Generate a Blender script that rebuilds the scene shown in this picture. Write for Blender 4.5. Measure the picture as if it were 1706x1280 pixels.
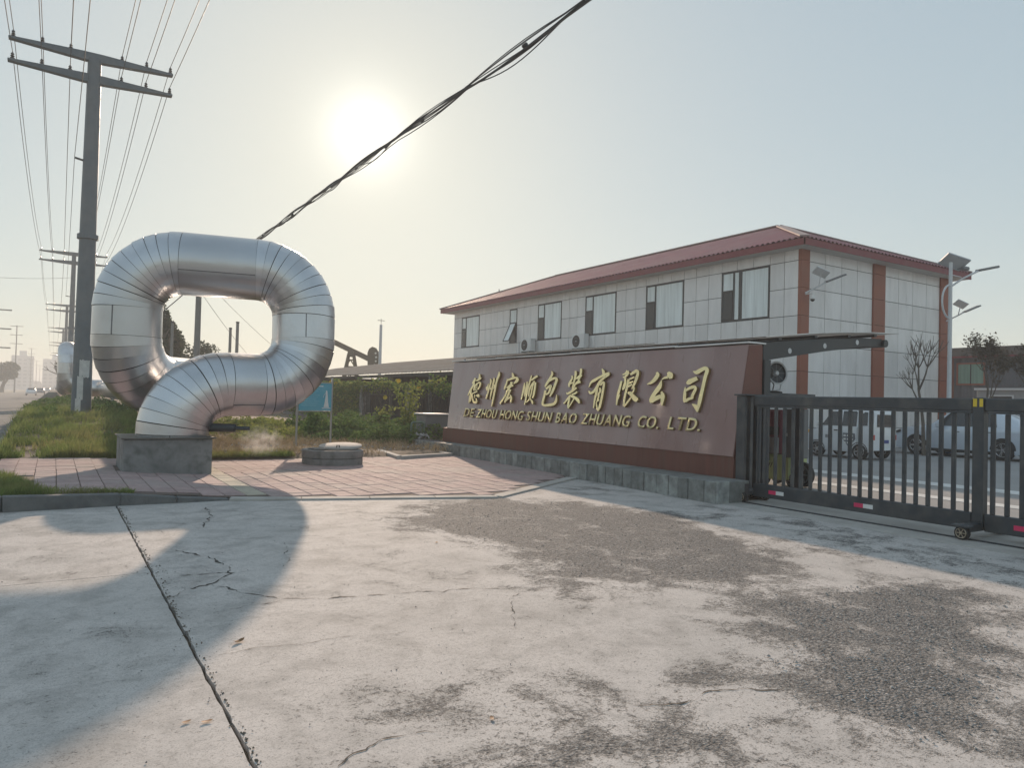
import bpy, bmesh, math, random
import numpy as np
from mathutils import Vector, Matrix, noise as mnoise

scene = bpy.context.scene
for o in list(bpy.data.objects):
    bpy.data.objects.remove(o)
COL = scene.collection
rnd = random.Random(7)
rng = np.random.default_rng(7)
R = math.radians

# ------------------------------------------------------------------ camera
cam_d = bpy.data.cameras.new('camera')
cam = bpy.data.objects.new('camera', cam_d)
COL.objects.link(cam)
cam_d.sensor_width = 36.0
cam_d.lens = 25.64
cam_d.clip_start = 0.05
cam_d.clip_end = 8000
cr, cf, cu = (0.8462, -0.5322, 0.0262), (0.5309, 0.8466, 0.0220), (-0.0339, -0.0047, 0.9994)
cam.matrix_world = Matrix(((cr[0], cu[0], -cf[0], 0), (cr[1], cu[1], -cf[1], 0), (cr[2], cu[2], -cf[2], 1.55), (0, 0, 0, 1)))
scene.camera = cam

# ------------------------------------------------------------------ light
SUN = Vector((0.327, 0.884, 0.335)).normalized()
SUN_EL = math.asin(SUN.z)
SUN_AZ = math.atan2(SUN.x, SUN.y)
world = bpy.data.worlds.new('World')
scene.world = world
world.use_nodes = True
wn, wl = world.node_tree.nodes, world.node_tree.links
wn.clear()
w_out = wn.new('ShaderNodeOutputWorld')
w_bg = wn.new('ShaderNodeBackground')
w_bg.inputs['Strength'].default_value = 0.130
w_sky = wn.new('ShaderNodeTexSky')
w_sky.sky_type = 'NISHITA'
w_sky.sun_disc = False
w_sky.sun_elevation = SUN_EL
w_sky.sun_rotation = SUN_AZ
w_sky.air_density = 1.0
w_sky.dust_density = 0.3
w_sky.ozone_density = 1.0
w_hsv = wn.new('ShaderNodeHueSaturation')
w_hsv.inputs['Saturation'].default_value = 1.9
w_gam = wn.new('ShaderNodeGamma')                 # thick even haze: the sky's range is compressed
w_gam.inputs['Gamma'].default_value = 0.21
wl.new(w_sky.outputs['Color'], w_gam.inputs['Color'])
wl.new(w_gam.outputs['Color'], w_hsv.inputs['Color'])
# the sun's own disc seen through haze: a soft bright aureole about the sun direction
w_geo = wn.new('ShaderNodeNewGeometry')
w_dot = wn.new('ShaderNodeVectorMath'); w_dot.operation = 'DOT_PRODUCT'
w_dot.inputs[1].default_value = (-SUN.x, -SUN.y, -SUN.z)
wl.new(w_geo.outputs['Incoming'], w_dot.inputs[0])
w_ac = wn.new('ShaderNodeMath'); w_ac.operation = 'ARCCOSINE'
wl.new(w_dot.outputs['Value'], w_ac.inputs[0])
def w_gauss(width, amp, power):
    a = wn.new('ShaderNodeMath'); a.operation = 'DIVIDE'; a.inputs[1].default_value = R(width)
    wl.new(w_ac.outputs[0], a.inputs[0])
    b = wn.new('ShaderNodeMath'); b.operation = 'POWER'; b.inputs[1].default_value = power
    wl.new(a.outputs[0], b.inputs[0])
    c = wn.new('ShaderNodeMath'); c.operation = 'MULTIPLY'; c.inputs[1].default_value = -1
    wl.new(b.outputs[0], c.inputs[0])
    d = wn.new('ShaderNodeMath'); d.operation = 'EXPONENT'
    wl.new(c.outputs[0], d.inputs[0])
    e = wn.new('ShaderNodeMath'); e.operation = 'MULTIPLY'; e.inputs[1].default_value = amp
    wl.new(d.outputs[0], e.inputs[0])
    return e
def w_add(col_socket, fac_node, tint):
    m = wn.new('ShaderNodeMix'); m.data_type = 'RGBA'; m.blend_type = 'ADD'
    m.inputs[0].default_value = 1.0
    v = wn.new('ShaderNodeVectorMath'); v.operation = 'SCALE'
    v.inputs[0].default_value = tint
    wl.new(fac_node.outputs[0], v.inputs['Scale'])
    wl.new(col_socket, m.inputs[6]); wl.new(v.outputs[0], m.inputs[7])
    return m.outputs[2]
w_tint = wn.new('ShaderNodeMix'); w_tint.data_type = 'RGBA'; w_tint.blend_type = 'MULTIPLY'; w_tint.inputs[0].default_value = 1.0
w_tint.inputs[7].default_value = (0.955, 1.008, 0.975, 1)
wl.new(w_hsv.outputs['Color'], w_tint.inputs[6])
sky_c = w_tint.outputs[2]
sky_c = w_add(sky_c, w_gauss(2.2, 2.0, 1.35), (1.0, 0.95, 0.85))
sky_c = w_add(sky_c, w_gauss(19.0, 0.40, 1.2), (1.0, 0.76, 0.28))
wl.new(sky_c, w_bg.inputs['Color'])
wl.new(w_bg.outputs[0], w_out.inputs['Surface'])

sun_d = bpy.data.lights.new('sun', 'SUN')
sun_d.energy = 1.4
sun_d.angle = R(0.9)
sun_d.color = (1.0, 0.76, 0.57)
sun = bpy.data.objects.new('sun', sun_d)
COL.objects.link(sun)
sun.rotation_euler = (-SUN).to_track_quat('-Z', 'Y').to_euler()
sun.location = (10, 30, 40)

scene.view_settings.view_transform = 'Standard'
scene.view_settings.look = 'None'
scene.view_settings.gamma = 1.0
scene.view_settings.use_curve_mapping = False
scene.view_settings.exposure = 1.78
scene.render.engine = 'CYCLES'
scene.cycles.use_denoising = True
scene.cycles.max_bounces = 8
scene.cycles.volume_bounces = 1
scene.cycles.transparent_max_bounces = 12
scene.cycles.sample_clamp_indirect = 6

# ------------------------------------------------------------------ materials
MATS = {}
def mat(name, col, rough=0.7, metal=0.0, var=0.12, scale=4.0, bump=0.0, bscale=40.0, rand=0.0, spec=0.5,
        stretch=(1, 1, 1), dirt=None, dirt_scale=1.0, dirt_amt=0.5, detail=6, transl=0.0, coat=0.0, rvar=0.1):
    if name in MATS:
        return MATS[name]
    m = bpy.data.materials.new(name)
    MATS[name] = m
    m.use_nodes = True
    n, l = m.node_tree.nodes, m.node_tree.links
    b = n['Principled BSDF']
    b.inputs['Roughness'].default_value = rough
    b.inputs['Metallic'].default_value = metal
    b.inputs['Specular IOR Level'].default_value = spec
    if coat: b.inputs['Coat Weight'].default_value = coat; b.inputs['Coat Roughness'].default_value = 0.08
    tc = n.new('ShaderNodeTexCoord')
    mp = n.new('ShaderNodeMapping'); mp.inputs['Scale'].default_value = stretch
    geo = n.new('ShaderNodeNewGeometry')
    l.new(geo.outputs['Position'], mp.inputs['Vector'])
    nz = n.new('ShaderNodeTexNoise'); nz.inputs['Scale'].default_value = scale; nz.inputs['Detail'].default_value = detail
    nz.inputs['Roughness'].default_value = 0.65
    l.new(mp.outputs[0], nz.inputs['Vector'])
    mr = n.new('ShaderNodeMapRange'); mr.inputs[1].default_value = 0.3; mr.inputs[2].default_value = 0.7
    mr.inputs[3].default_value = 1 - var; mr.inputs[4].default_value = 1 + var
    l.new(nz.outputs['Fac'], mr.inputs[0])
    last = mr.outputs[0]
    if rand:
        oi = n.new('ShaderNodeObjectInfo')
        m2 = n.new('ShaderNodeMapRange'); m2.inputs[3].default_value = 1 - rand; m2.inputs[4].default_value = 1 + rand
        l.new(oi.outputs['Random'], m2.inputs[0])
        mm = n.new('ShaderNodeMath'); mm.operation = 'MULTIPLY'
        l.new(last, mm.inputs[0]); l.new(m2.outputs[0], mm.inputs[1]); last = mm.outputs[0]
    vm = n.new('ShaderNodeVectorMath'); vm.operation = 'SCALE'; vm.inputs[0].default_value = col[:3]
    l.new(last, vm.inputs['Scale'])
    cs = vm.outputs[0]
    if dirt:
        dn = n.new('ShaderNodeTexNoise'); dn.inputs['Scale'].default_value = dirt_scale; dn.inputs['Detail'].default_value = 8
        l.new(mp.outputs[0], dn.inputs['Vector'])
        dr = n.new('ShaderNodeMapRange'); dr.inputs[1].default_value = 0.45; dr.inputs[2].default_value = 0.7
        dr.inputs[3].default_value = 0; dr.inputs[4].default_value = dirt_amt
        l.new(dn.outputs['Fac'], dr.inputs[0])
        mx = n.new('ShaderNodeMix'); mx.data_type = 'RGBA'
        l.new(dr.outputs[0], mx.inputs[0]); l.new(cs, mx.inputs[6]); mx.inputs[7].default_value = (*dirt, 1)
        cs = mx.outputs[2]
    l.new(cs, b.inputs['Base Color'])
    if rvar:
        rr = n.new('ShaderNodeMapRange'); rr.inputs[1].default_value = 0.3; rr.inputs[2].default_value = 0.7
        rr.inputs[3].default_value = max(0, rough - rvar); rr.inputs[4].default_value = min(1, rough + rvar)
        l.new(nz.outputs['Fac'], rr.inputs[0]); l.new(rr.outputs[0], b.inputs['Roughness'])
    if bump:
        bn = n.new('ShaderNodeTexNoise'); bn.inputs['Scale'].default_value = bscale; bn.inputs['Detail'].default_value = 5
        l.new(mp.outputs[0], bn.inputs['Vector'])
        bp = n.new('ShaderNodeBump'); bp.inputs['Strength'].default_value = min(1, bump); bp.inputs['Distance'].default_value = 0.02
        l.new(bn.outputs['Fac'], bp.inputs['Height']); l.new(bp.outputs[0], b.inputs['Normal'])
    if transl:
        out = n['Material Output']
        tr = n.new('ShaderNodeBsdfTranslucent'); l.new(cs, tr.inputs['Color'])
        ms = n.new('ShaderNodeMixShader'); ms.inputs[0].default_value = transl
        l.new(b.outputs[0], ms.inputs[1]); l.new(tr.outputs[0], ms.inputs[2]); l.new(ms.outputs[0], out.inputs['Surface'])
    return m

M_KERBD = mat('kerb_dark', (.13, .135, .135), .85, var=.3, scale=4, bump=.4, rand=.1, dirt=(.24, .235, .225), dirt_scale=3, dirt_amt=.5)
M_PLINTH = mat('plinth_concrete', (.26, .26, .255), .9, var=.35, scale=3, bump=.7, bscale=14, dirt=(.09, .095, .09), dirt_scale=6, dirt_amt=.75)
M_KERB = mat('kerb_concrete', (.27, .265, .255), .9, var=.15, scale=5, bump=.4, rand=.08, dirt=(.16, .15, .13), dirt_scale=2, dirt_amt=.5)
M_PAVER = mat('paver', (.40, .295, .285), .88, var=.2, scale=9, bump=.3, bscale=60, rand=.12, dirt=(.36, .32, .30), dirt_scale=.9, dirt_amt=.8)
M_PAVER_Y = mat('tactile_paver', (.50, .45, .36), .88, var=.12, scale=9, bump=.3, rand=.08, dirt=(.3, .27, .24), dirt_scale=1, dirt_amt=.5)
M_EDGE = mat('edging_concrete', (.46, .44, .41), .9, var=.14, scale=4, bump=.3, dirt=(.28, .26, .24), dirt_scale=1.2)
M_ASPH = mat('road_asphalt', (.13, .13, .128), .85, var=.18, scale=1.2, bump=.25, bscale=90, dirt=(.24, .23, .21), dirt_scale=.3, dirt_amt=.6)
M_SOIL = mat('soil', (.15, .115, .08), .95, var=.3, scale=5, bump=.8, bscale=16)
M_GROUND = mat('far_ground', (.16, .15, .11), .95, var=.2, scale=.1)
M_ALU = mat('cladding_aluminium', (.64, .65, .67), .33, 1.0, var=.10, scale=1.6, bump=.38, bscale=4.0, stretch=(1, 1, 1), rand=.07, dirt=(.34, .32, .30), dirt_scale=.8, dirt_amt=.35, rvar=.05)
M_SEAM = mat('seam_dark', (.05, .05, .05), .8, .3)
M_STEELPOLE = mat('pole_paint', (.135, .16, .18), .55, .1, var=.12, scale=2, dirt=(.24, .24, .23), dirt_scale=1.5, dirt_amt=.35)
M_CONCPOLE = mat('pole_concrete', (.24, .235, .22), .85, var=.12, scale=2)
M_WHITEPEEL = mat('old_bill_paper', (.62, .62, .60), .85, var=.15, scale=6)
M_WIRE = mat('wire', (.07, .07, .07), .6, .2)
M_CABLE = mat('cable_sheath', (.07, .07, .072), .6)
M_INSUL = mat('insulator', (.13, .12, .12), .3)
M_GRASS = mat('grass_blade', (.21, .265, .085), .8, spec=.15, var=.5, scale=3.5, transl=.4, dirt=(.36, .30, .15), dirt_scale=.8, dirt_amt=.7)
M_DRY = mat('dry_weed', (.42, .33, .21), .85, spec=.15, var=.35, scale=3, transl=.2)
M_LEAF = mat('weed_leaf', (.13, .20, .06), .8, spec=.15, var=.4, scale=4, transl=.3)
M_LEAFY = mat('vine_leaf', (.25, .28, .08), .8, spec=.15, var=.4, scale=3, transl=.35)
M_LEAFD = mat('tree_leaf', (.05, .075, .035), .8, spec=.15, var=.35, scale=1.5, transl=.25)
M_BARK = mat('bark', (.14, .12, .10), .9, var=.25, scale=10, bump=.5, bscale=30)
M_YELLOW = mat('flower_yellow', (.75, .55, .06), .6, transl=.3)
M_SIGN = mat('sign_panel', (.29, .175, .16), .30, coat=.5, var=.12, scale=1.3, spec=.5, stretch=(1, 1, .3), dirt=(.40, .31, .30), dirt_scale=.7, dirt_amt=.6, rvar=.06)
M_SIGNBASE = mat('sign_base_red', (.16, .060, .045), .5, var=.18, scale=1.2, stretch=(6, 6, .5), dirt=(.16, .085, .065), dirt_scale=2, dirt_amt=.5)
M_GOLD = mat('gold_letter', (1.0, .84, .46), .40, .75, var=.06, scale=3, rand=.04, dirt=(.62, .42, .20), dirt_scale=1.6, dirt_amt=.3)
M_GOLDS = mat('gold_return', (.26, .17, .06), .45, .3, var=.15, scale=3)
M_STONE = mat('cladding_stone', (.27, .285, .275), .75, var=.42, scale=6, bump=.9, bscale=11, rand=.30, dirt=(.15, .155, .15), dirt_scale=4, dirt_amt=.55)
M_COPING = mat('coping_white', (.80, .80, .78), .6, var=.12, scale=2, dirt=(.3, .28, .26), dirt_scale=2, dirt_amt=.6)
M_TILE = mat('wall_tile', (.82, .795, .78), .35, coat=.25, var=.06, scale=1.5, rand=.07, stretch=(2, 2, .5), dirt=(.62, .595, .58), dirt_scale=1.2, dirt_amt=.4)
M_JOINT = mat('joint_dark', (.08, .08, .085), .9)
M_PILLAR = mat('pillar_orange', (.30, .095, .055), .55, var=.10, scale=2, dirt=(.26, .10, .07), dirt_scale=1.5, dirt_amt=.4)
M_ROOF = mat('roof_sheet', (.34, .14, .155), .6, .0, var=.14, scale=1.5, dirt=(.38, .24, .22), dirt_scale=.8, dirt_amt=.5)
M_FASCIA = mat('fascia_red', (.20, .03, .04), .5, var=.1)
M_RIDGE = mat('ridge_cap', (.36, .28, .27), .85, .0, var=.1)
M_SOFFIT = mat('soffit', (.5, .49, .47), .8, var=.05)
M_FRAME = mat('window_frame', (.03, .034, .038), .5, .1)
M_GATE = mat('gate_paint', (.050, .060, .070), .42, .2, var=.18, scale=4, dirt=(.17, .165, .155), dirt_scale=3.5, dirt_amt=.4, bump=.05)
M_BLACK = mat('black_rubber', (.02, .02, .02), .7)
M_DARKSTEEL = mat('dark_steel', (.06, .068, .075), .45, .4)
M_GREY = mat('grey_paint', (.30, .31, .32), .5, .1)
M_DGREY = mat('cabinet_grey', (.16, .17, .18), .5, .1, var=.1)
M_LGREY = mat('light_grey_paint', (.62, .63, .64), .45, var=.05)
M_WHITE = mat('white_paint', (.78, .78, .77), .4, var=.04, dirt=(.5, .48, .45), dirt_scale=2, dirt_amt=.25)
M_MAGENTA = mat('reflector_magenta', (.75, .04, .14), .35)
M_STICK = mat('sticker_yellow', (.75, .55, .05), .5)
M_CARW = mat('car_white', (.74, .76, .78), .25, var=.02, coat=.6, rvar=.03)
M_CARB = mat('car_paleblue', (.62, .68, .76), .22, .1, var=.02, coat=.8, rvar=.03)
M_GLASS = mat('dark_glass', (.03, .035, .04), .06, var=.05, rvar=.02, spec=.8)
M_RIM = mat('wheel_rim', (.55, .55, .56), .3, .9)
M_GREEN = mat('machine_green', (.42, .50, .24), .5, var=.1)
M_REDM = mat('machine_maroon', (.20, .05, .08), .5, var=.1)
M_BLUEP = mat('blue_paint', (.05, .08, .28), .5)
M_BOARD = mat('board_blue', (.10, .42, .56), .45, var=.06, dirt=(.2, .45, .52), dirt_scale=2, dirt_amt=.4)
M_BOARDW = mat('board_print', (.72, .78, .78), .5)
M_BOARDL = mat('board_print_faint', (.30, .56, .66), .5)
M_GALV = mat('galvanised', (.45, .46, .46), .45, .7, var=.1)
M_RAILG = mat('green_rail', (.10, .17, .13), .5, .1)
M_SHEDROOF = mat('shed_roof', (.30, .255, .22), .95, .0, spec=.1, var=.2, scale=1.5, dirt=(.28, .2, .15), dirt_scale=1, dirt_amt=.5)
M_SHEDDARK = mat('shed_wall', (.06, .06, .062), .8, var=.25)
M_PUMP = mat('pumpjack_paint', (.11, .09, .055), .6, .1, var=.2)
M_FARB = mat('far_block', (.5, .51, .52), .8, var=.05)
M_FARWIN = mat('far_window', (.3, .32, .34), .3)
M_GREYW = mat('corrugated_grey', (.105, .11, .125), .6, var=.08)
M_STRIPE = mat('yard_paint', (.75, .75, .73), .7, var=.12, dirt=(.4, .39, .38), dirt_scale=2)
M_PEB = mat('gravel_stone', (.33, .33, .325), .9, var=.5, scale=14)
M_PEBD = mat('dark_gravel_stone', (.17, .17, .17), .9, var=.5, scale=14)

def pane_mat(name, col, rough=.08):
    m = mat(name, col, rough, var=.22, scale=1.3, stretch=(5, 5, .25), rvar=.02, spec=1.0)
    return m
M_PANE = pane_mat('window_pane_pale', (.74, .80, .80))
M_PANED = mat('window_pane_dark', (.025, .03, .035), .12, var=.2, rvar=.03, spec=.4)
M_PANEG = pane_mat('pane_green_reflection', (.20, .32, .26))  # green reflection put into the pane colour
M_CURTAIN = mat('curtain', (.6, .6, .58), .9, var=.12, scale=2, stretch=(8, 8, .3))

# ------------------------------------------------------------------ mesh helpers
class G:
    def __init__(s): s.v = []; s.f = []
    def quad(s, a, b, c, d):
        i = len(s.v); s.v += [tuple(a), tuple(b), tuple(c), tuple(d)]; s.f.append((i, i+1, i+2, i+3)); return s
    def box(s, a, b):
        (x0, y0, z0), (x1, y1, z1) = a, b
        if x0 > x1: x0, x1 = x1, x0
        if y0 > y1: y0, y1 = y1, y0
        if z0 > z1: z0, z1 = z1, z0
        i = len(s.v)
        s.v += [(x0,y0,z0),(x1,y0,z0),(x1,y1,z0),(x0,y1,z0),(x0,y0,z1),(x1,y0,z1),(x1,y1,z1),(x0,y1,z1)]
        s.f += [(i,i+3,i+2,i+1),(i+4,i+5,i+6,i+7),(i,i+1,i+5,i+4),(i+1,i+2,i+6,i+5),(i+2,i+3,i+7,i+6),(i+3,i,i+4,i+7)]
        return s
    def beam(s, p, q, w, h, up=(0, 0, 1)):
        p, q = Vector(p), Vector(q); d = (q-p).normalized(); u = Vector(up)
        if abs(d.dot(u)) > .98: u = Vector((0, 1, 0))
        r = d.cross(u).normalized(); u = r.cross(d)
        i = len(s.v)
        for c in (p, q):
            for a, b in ((-1,-1),(1,-1),(1,1),(-1,1)):
                s.v.append(tuple(c + r*a*w/2 + u*b*h/2))
        s.f += [(i,i+1,i+2,i+3),(i+7,i+6,i+5,i+4)]
        for k in range(4):
            s.f.append((i+k, i+4+k, i+4+(k+1) % 4, i+(k+1) % 4))
        return s
    def tube(s, pts, rad, n=8, caps=True, closed=False):
        pts = [Vector(p) for p in pts]
        rads = rad if isinstance(rad, (list, tuple)) else [rad]*len(pts)
        prev = None; i0 = len(s.v)
        for k, p in enumerate(pts):
            if k == 0: t = pts[1]-p
            elif k == len(pts)-1: t = p-pts[k-1]
            else: t = (pts[k+1]-p).normalized() + (p-pts[k-1]).normalized()
            t = t.normalized() if t.length > 1e-9 else Vector((0, 0, 1))
            if prev is None:
                a = Vector((0, 0, 1)) if abs(t.z) < .9 else Vector((1, 0, 0))
                u = t.cross(a).normalized()
            else:
                u = (prev - t*prev.dot(t)).normalized()
            prev = u; w = t.cross(u)
            for j in range(n):
                an = 2*math.pi*j/n
                s.v.append(tuple(p + (u*math.cos(an)+w*math.sin(an))*rads[k]))
        for k in range(len(pts)-1):
            for j in range(n):
                a = i0+k*n+j; b = i0+k*n+(j+1) % n
                s.f.append((a, b, b+n, a+n))
        if caps:
            s.f.append(tuple(i0+j for j in range(n))[::-1])
            e = i0+(len(pts)-1)*n
            s.f.append(tuple(e+j for j in range(n)))
        return s
    def cyl(s, p, q, r0, r1=None, n=16): return s.tube([p, q], [r0, r0 if r1 is None else r1], n)
    def prism(s, poly, lo, hi, axis):
        # poly in the plane normal to axis; axis 'x': (y,z), 'y': (x,z), 'z': (x,y)
        def mk(a, b, c):
            return {'x': (c, a, b), 'y': (a, c, b), 'z': (a, b, c)}[axis]
        i = len(s.v); n = len(poly)
        s.v += [mk(a, b, lo) for a, b in poly] + [mk(a, b, hi) for a, b in poly]
        s.f.append(tuple(range(i+n-1, i-1, -1))); s.f.append(tuple(range(i+n, i+2*n)))
        for k in range(n):
            s.f.append((i+k, i+(k+1) % n, i+n+(k+1) % n, i+n+k))
        return s
    def lathe(s, prof, c, axis=(0, 0, 1), n=20):
        # prof: (radius, height along axis)
        ax = Vector(axis).normalized(); a = Vector((1, 0, 0)) if abs(ax.x) < .9 else Vector((0, 1, 0))
        u = ax.cross(a).normalized(); w = ax.cross(u); c = Vector(c); i = len(s.v)
        for r, h in prof:
            for j in range(n):
                an = 2*math.pi*j/n
                s.v.append(tuple(c + ax*h + (u*math.cos(an)+w*math.sin(an))*max(r, 1e-4)))
        for k in range(len(prof)-1):
            for j in range(n):
                p = i+k*n+j; q = i+k*n+(j+1) % n
                s.f.append((p, q, q+n, p+n))
        return s
    def build(s, name, m, parent=None, smooth=False, bevel=0, kind=None, m2=None, facing=None):
        me = bpy.data.meshes.new(name)
        me.from_pydata(s.v, [], s.f)
        if bevel or True:
            bm = bmesh.new(); bm.from_mesh(me)
            bmesh.ops.recalc_face_normals(bm, faces=bm.faces)
            if bevel:
                es = [e for e in bm.edges if len(e.link_faces) == 2 and e.calc_face_angle(0) > .6]
                bmesh.ops.bevel(bm, geom=es, offset=bevel, segments=1, affect='EDGES', profile=.5)
            bm.to_mesh(me); bm.free()
        me.materials.append(m)
        if m2 is not None:
            me.materials.append(m2)
            for p in me.polygons: p.material_index = 0 if abs(p.normal.dot(facing)) > .7 else 1
        if smooth:
            me.polygons.foreach_set('use_smooth', [True]*len(me.polygons))
            if smooth != 'all':
                try: me.set_sharp_from_angle(angle=R(40))
                except Exception: pass
        return link(name, me, parent, kind)

def link(name, me, parent=None, kind=None):
    o = bpy.data.objects.new(name, me)
    COL.objects.link(o)
    if parent is not None:
        o.parent = parent
        o.matrix_parent_inverse = Matrix.Translation(parent.location).inverted() if parent.location.length else Matrix()
    if kind: o['kind'] = kind
    return o

def tag(o, label, cat, group=None):
    o['label'] = label; o['category'] = cat
    if group: o['group'] = group
    return o
def thing(name, label, cat, loc=(0, 0, 0), group=None):
    o = bpy.data.objects.new(name, None); COL.objects.link(o); o.location = loc
    o.empty_display_size = .2
    return tag(o, label, cat, group)
def struct(name):
    o = bpy.data.objects.new(name, None); COL.objects.link(o); o['kind'] = 'structure'; return o

def fastmesh(name, V, F, m, parent=None, kind=None, smooth=False):
    """V (n,3) array, F (m,k) int array"""
    V = np.asarray(V, np.float32); F = np.asarray(F, np.int32); k = F.shape[1]
    me = bpy.data.meshes.new(name)
    me.vertices.add(len(V)); me.vertices.foreach_set('co', V.ravel())
    me.loops.add(F.size); me.loops.foreach_set('vertex_index', F.ravel())
    me.polygons.add(len(F)); me.polygons.foreach_set('loop_start', np.arange(0, F.size, k, dtype=np.int32))
    me.polygons.foreach_set('loop_total', np.full(len(F), k, np.int32))
    me.polygons.foreach_set('use_smooth', np.full(len(F), bool(smooth)))
    me.update(calc_edges=True); me.validate()
    me.materials.append(m)
    return link(name, me, parent, kind)

def sm(t):
    t = min(1, max(0, t)); return t*t*(3-2*t)
def nz(x, y, s=1.0, z=0.0): return mnoise.noise(Vector((x*s, y*s, z)))

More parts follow.
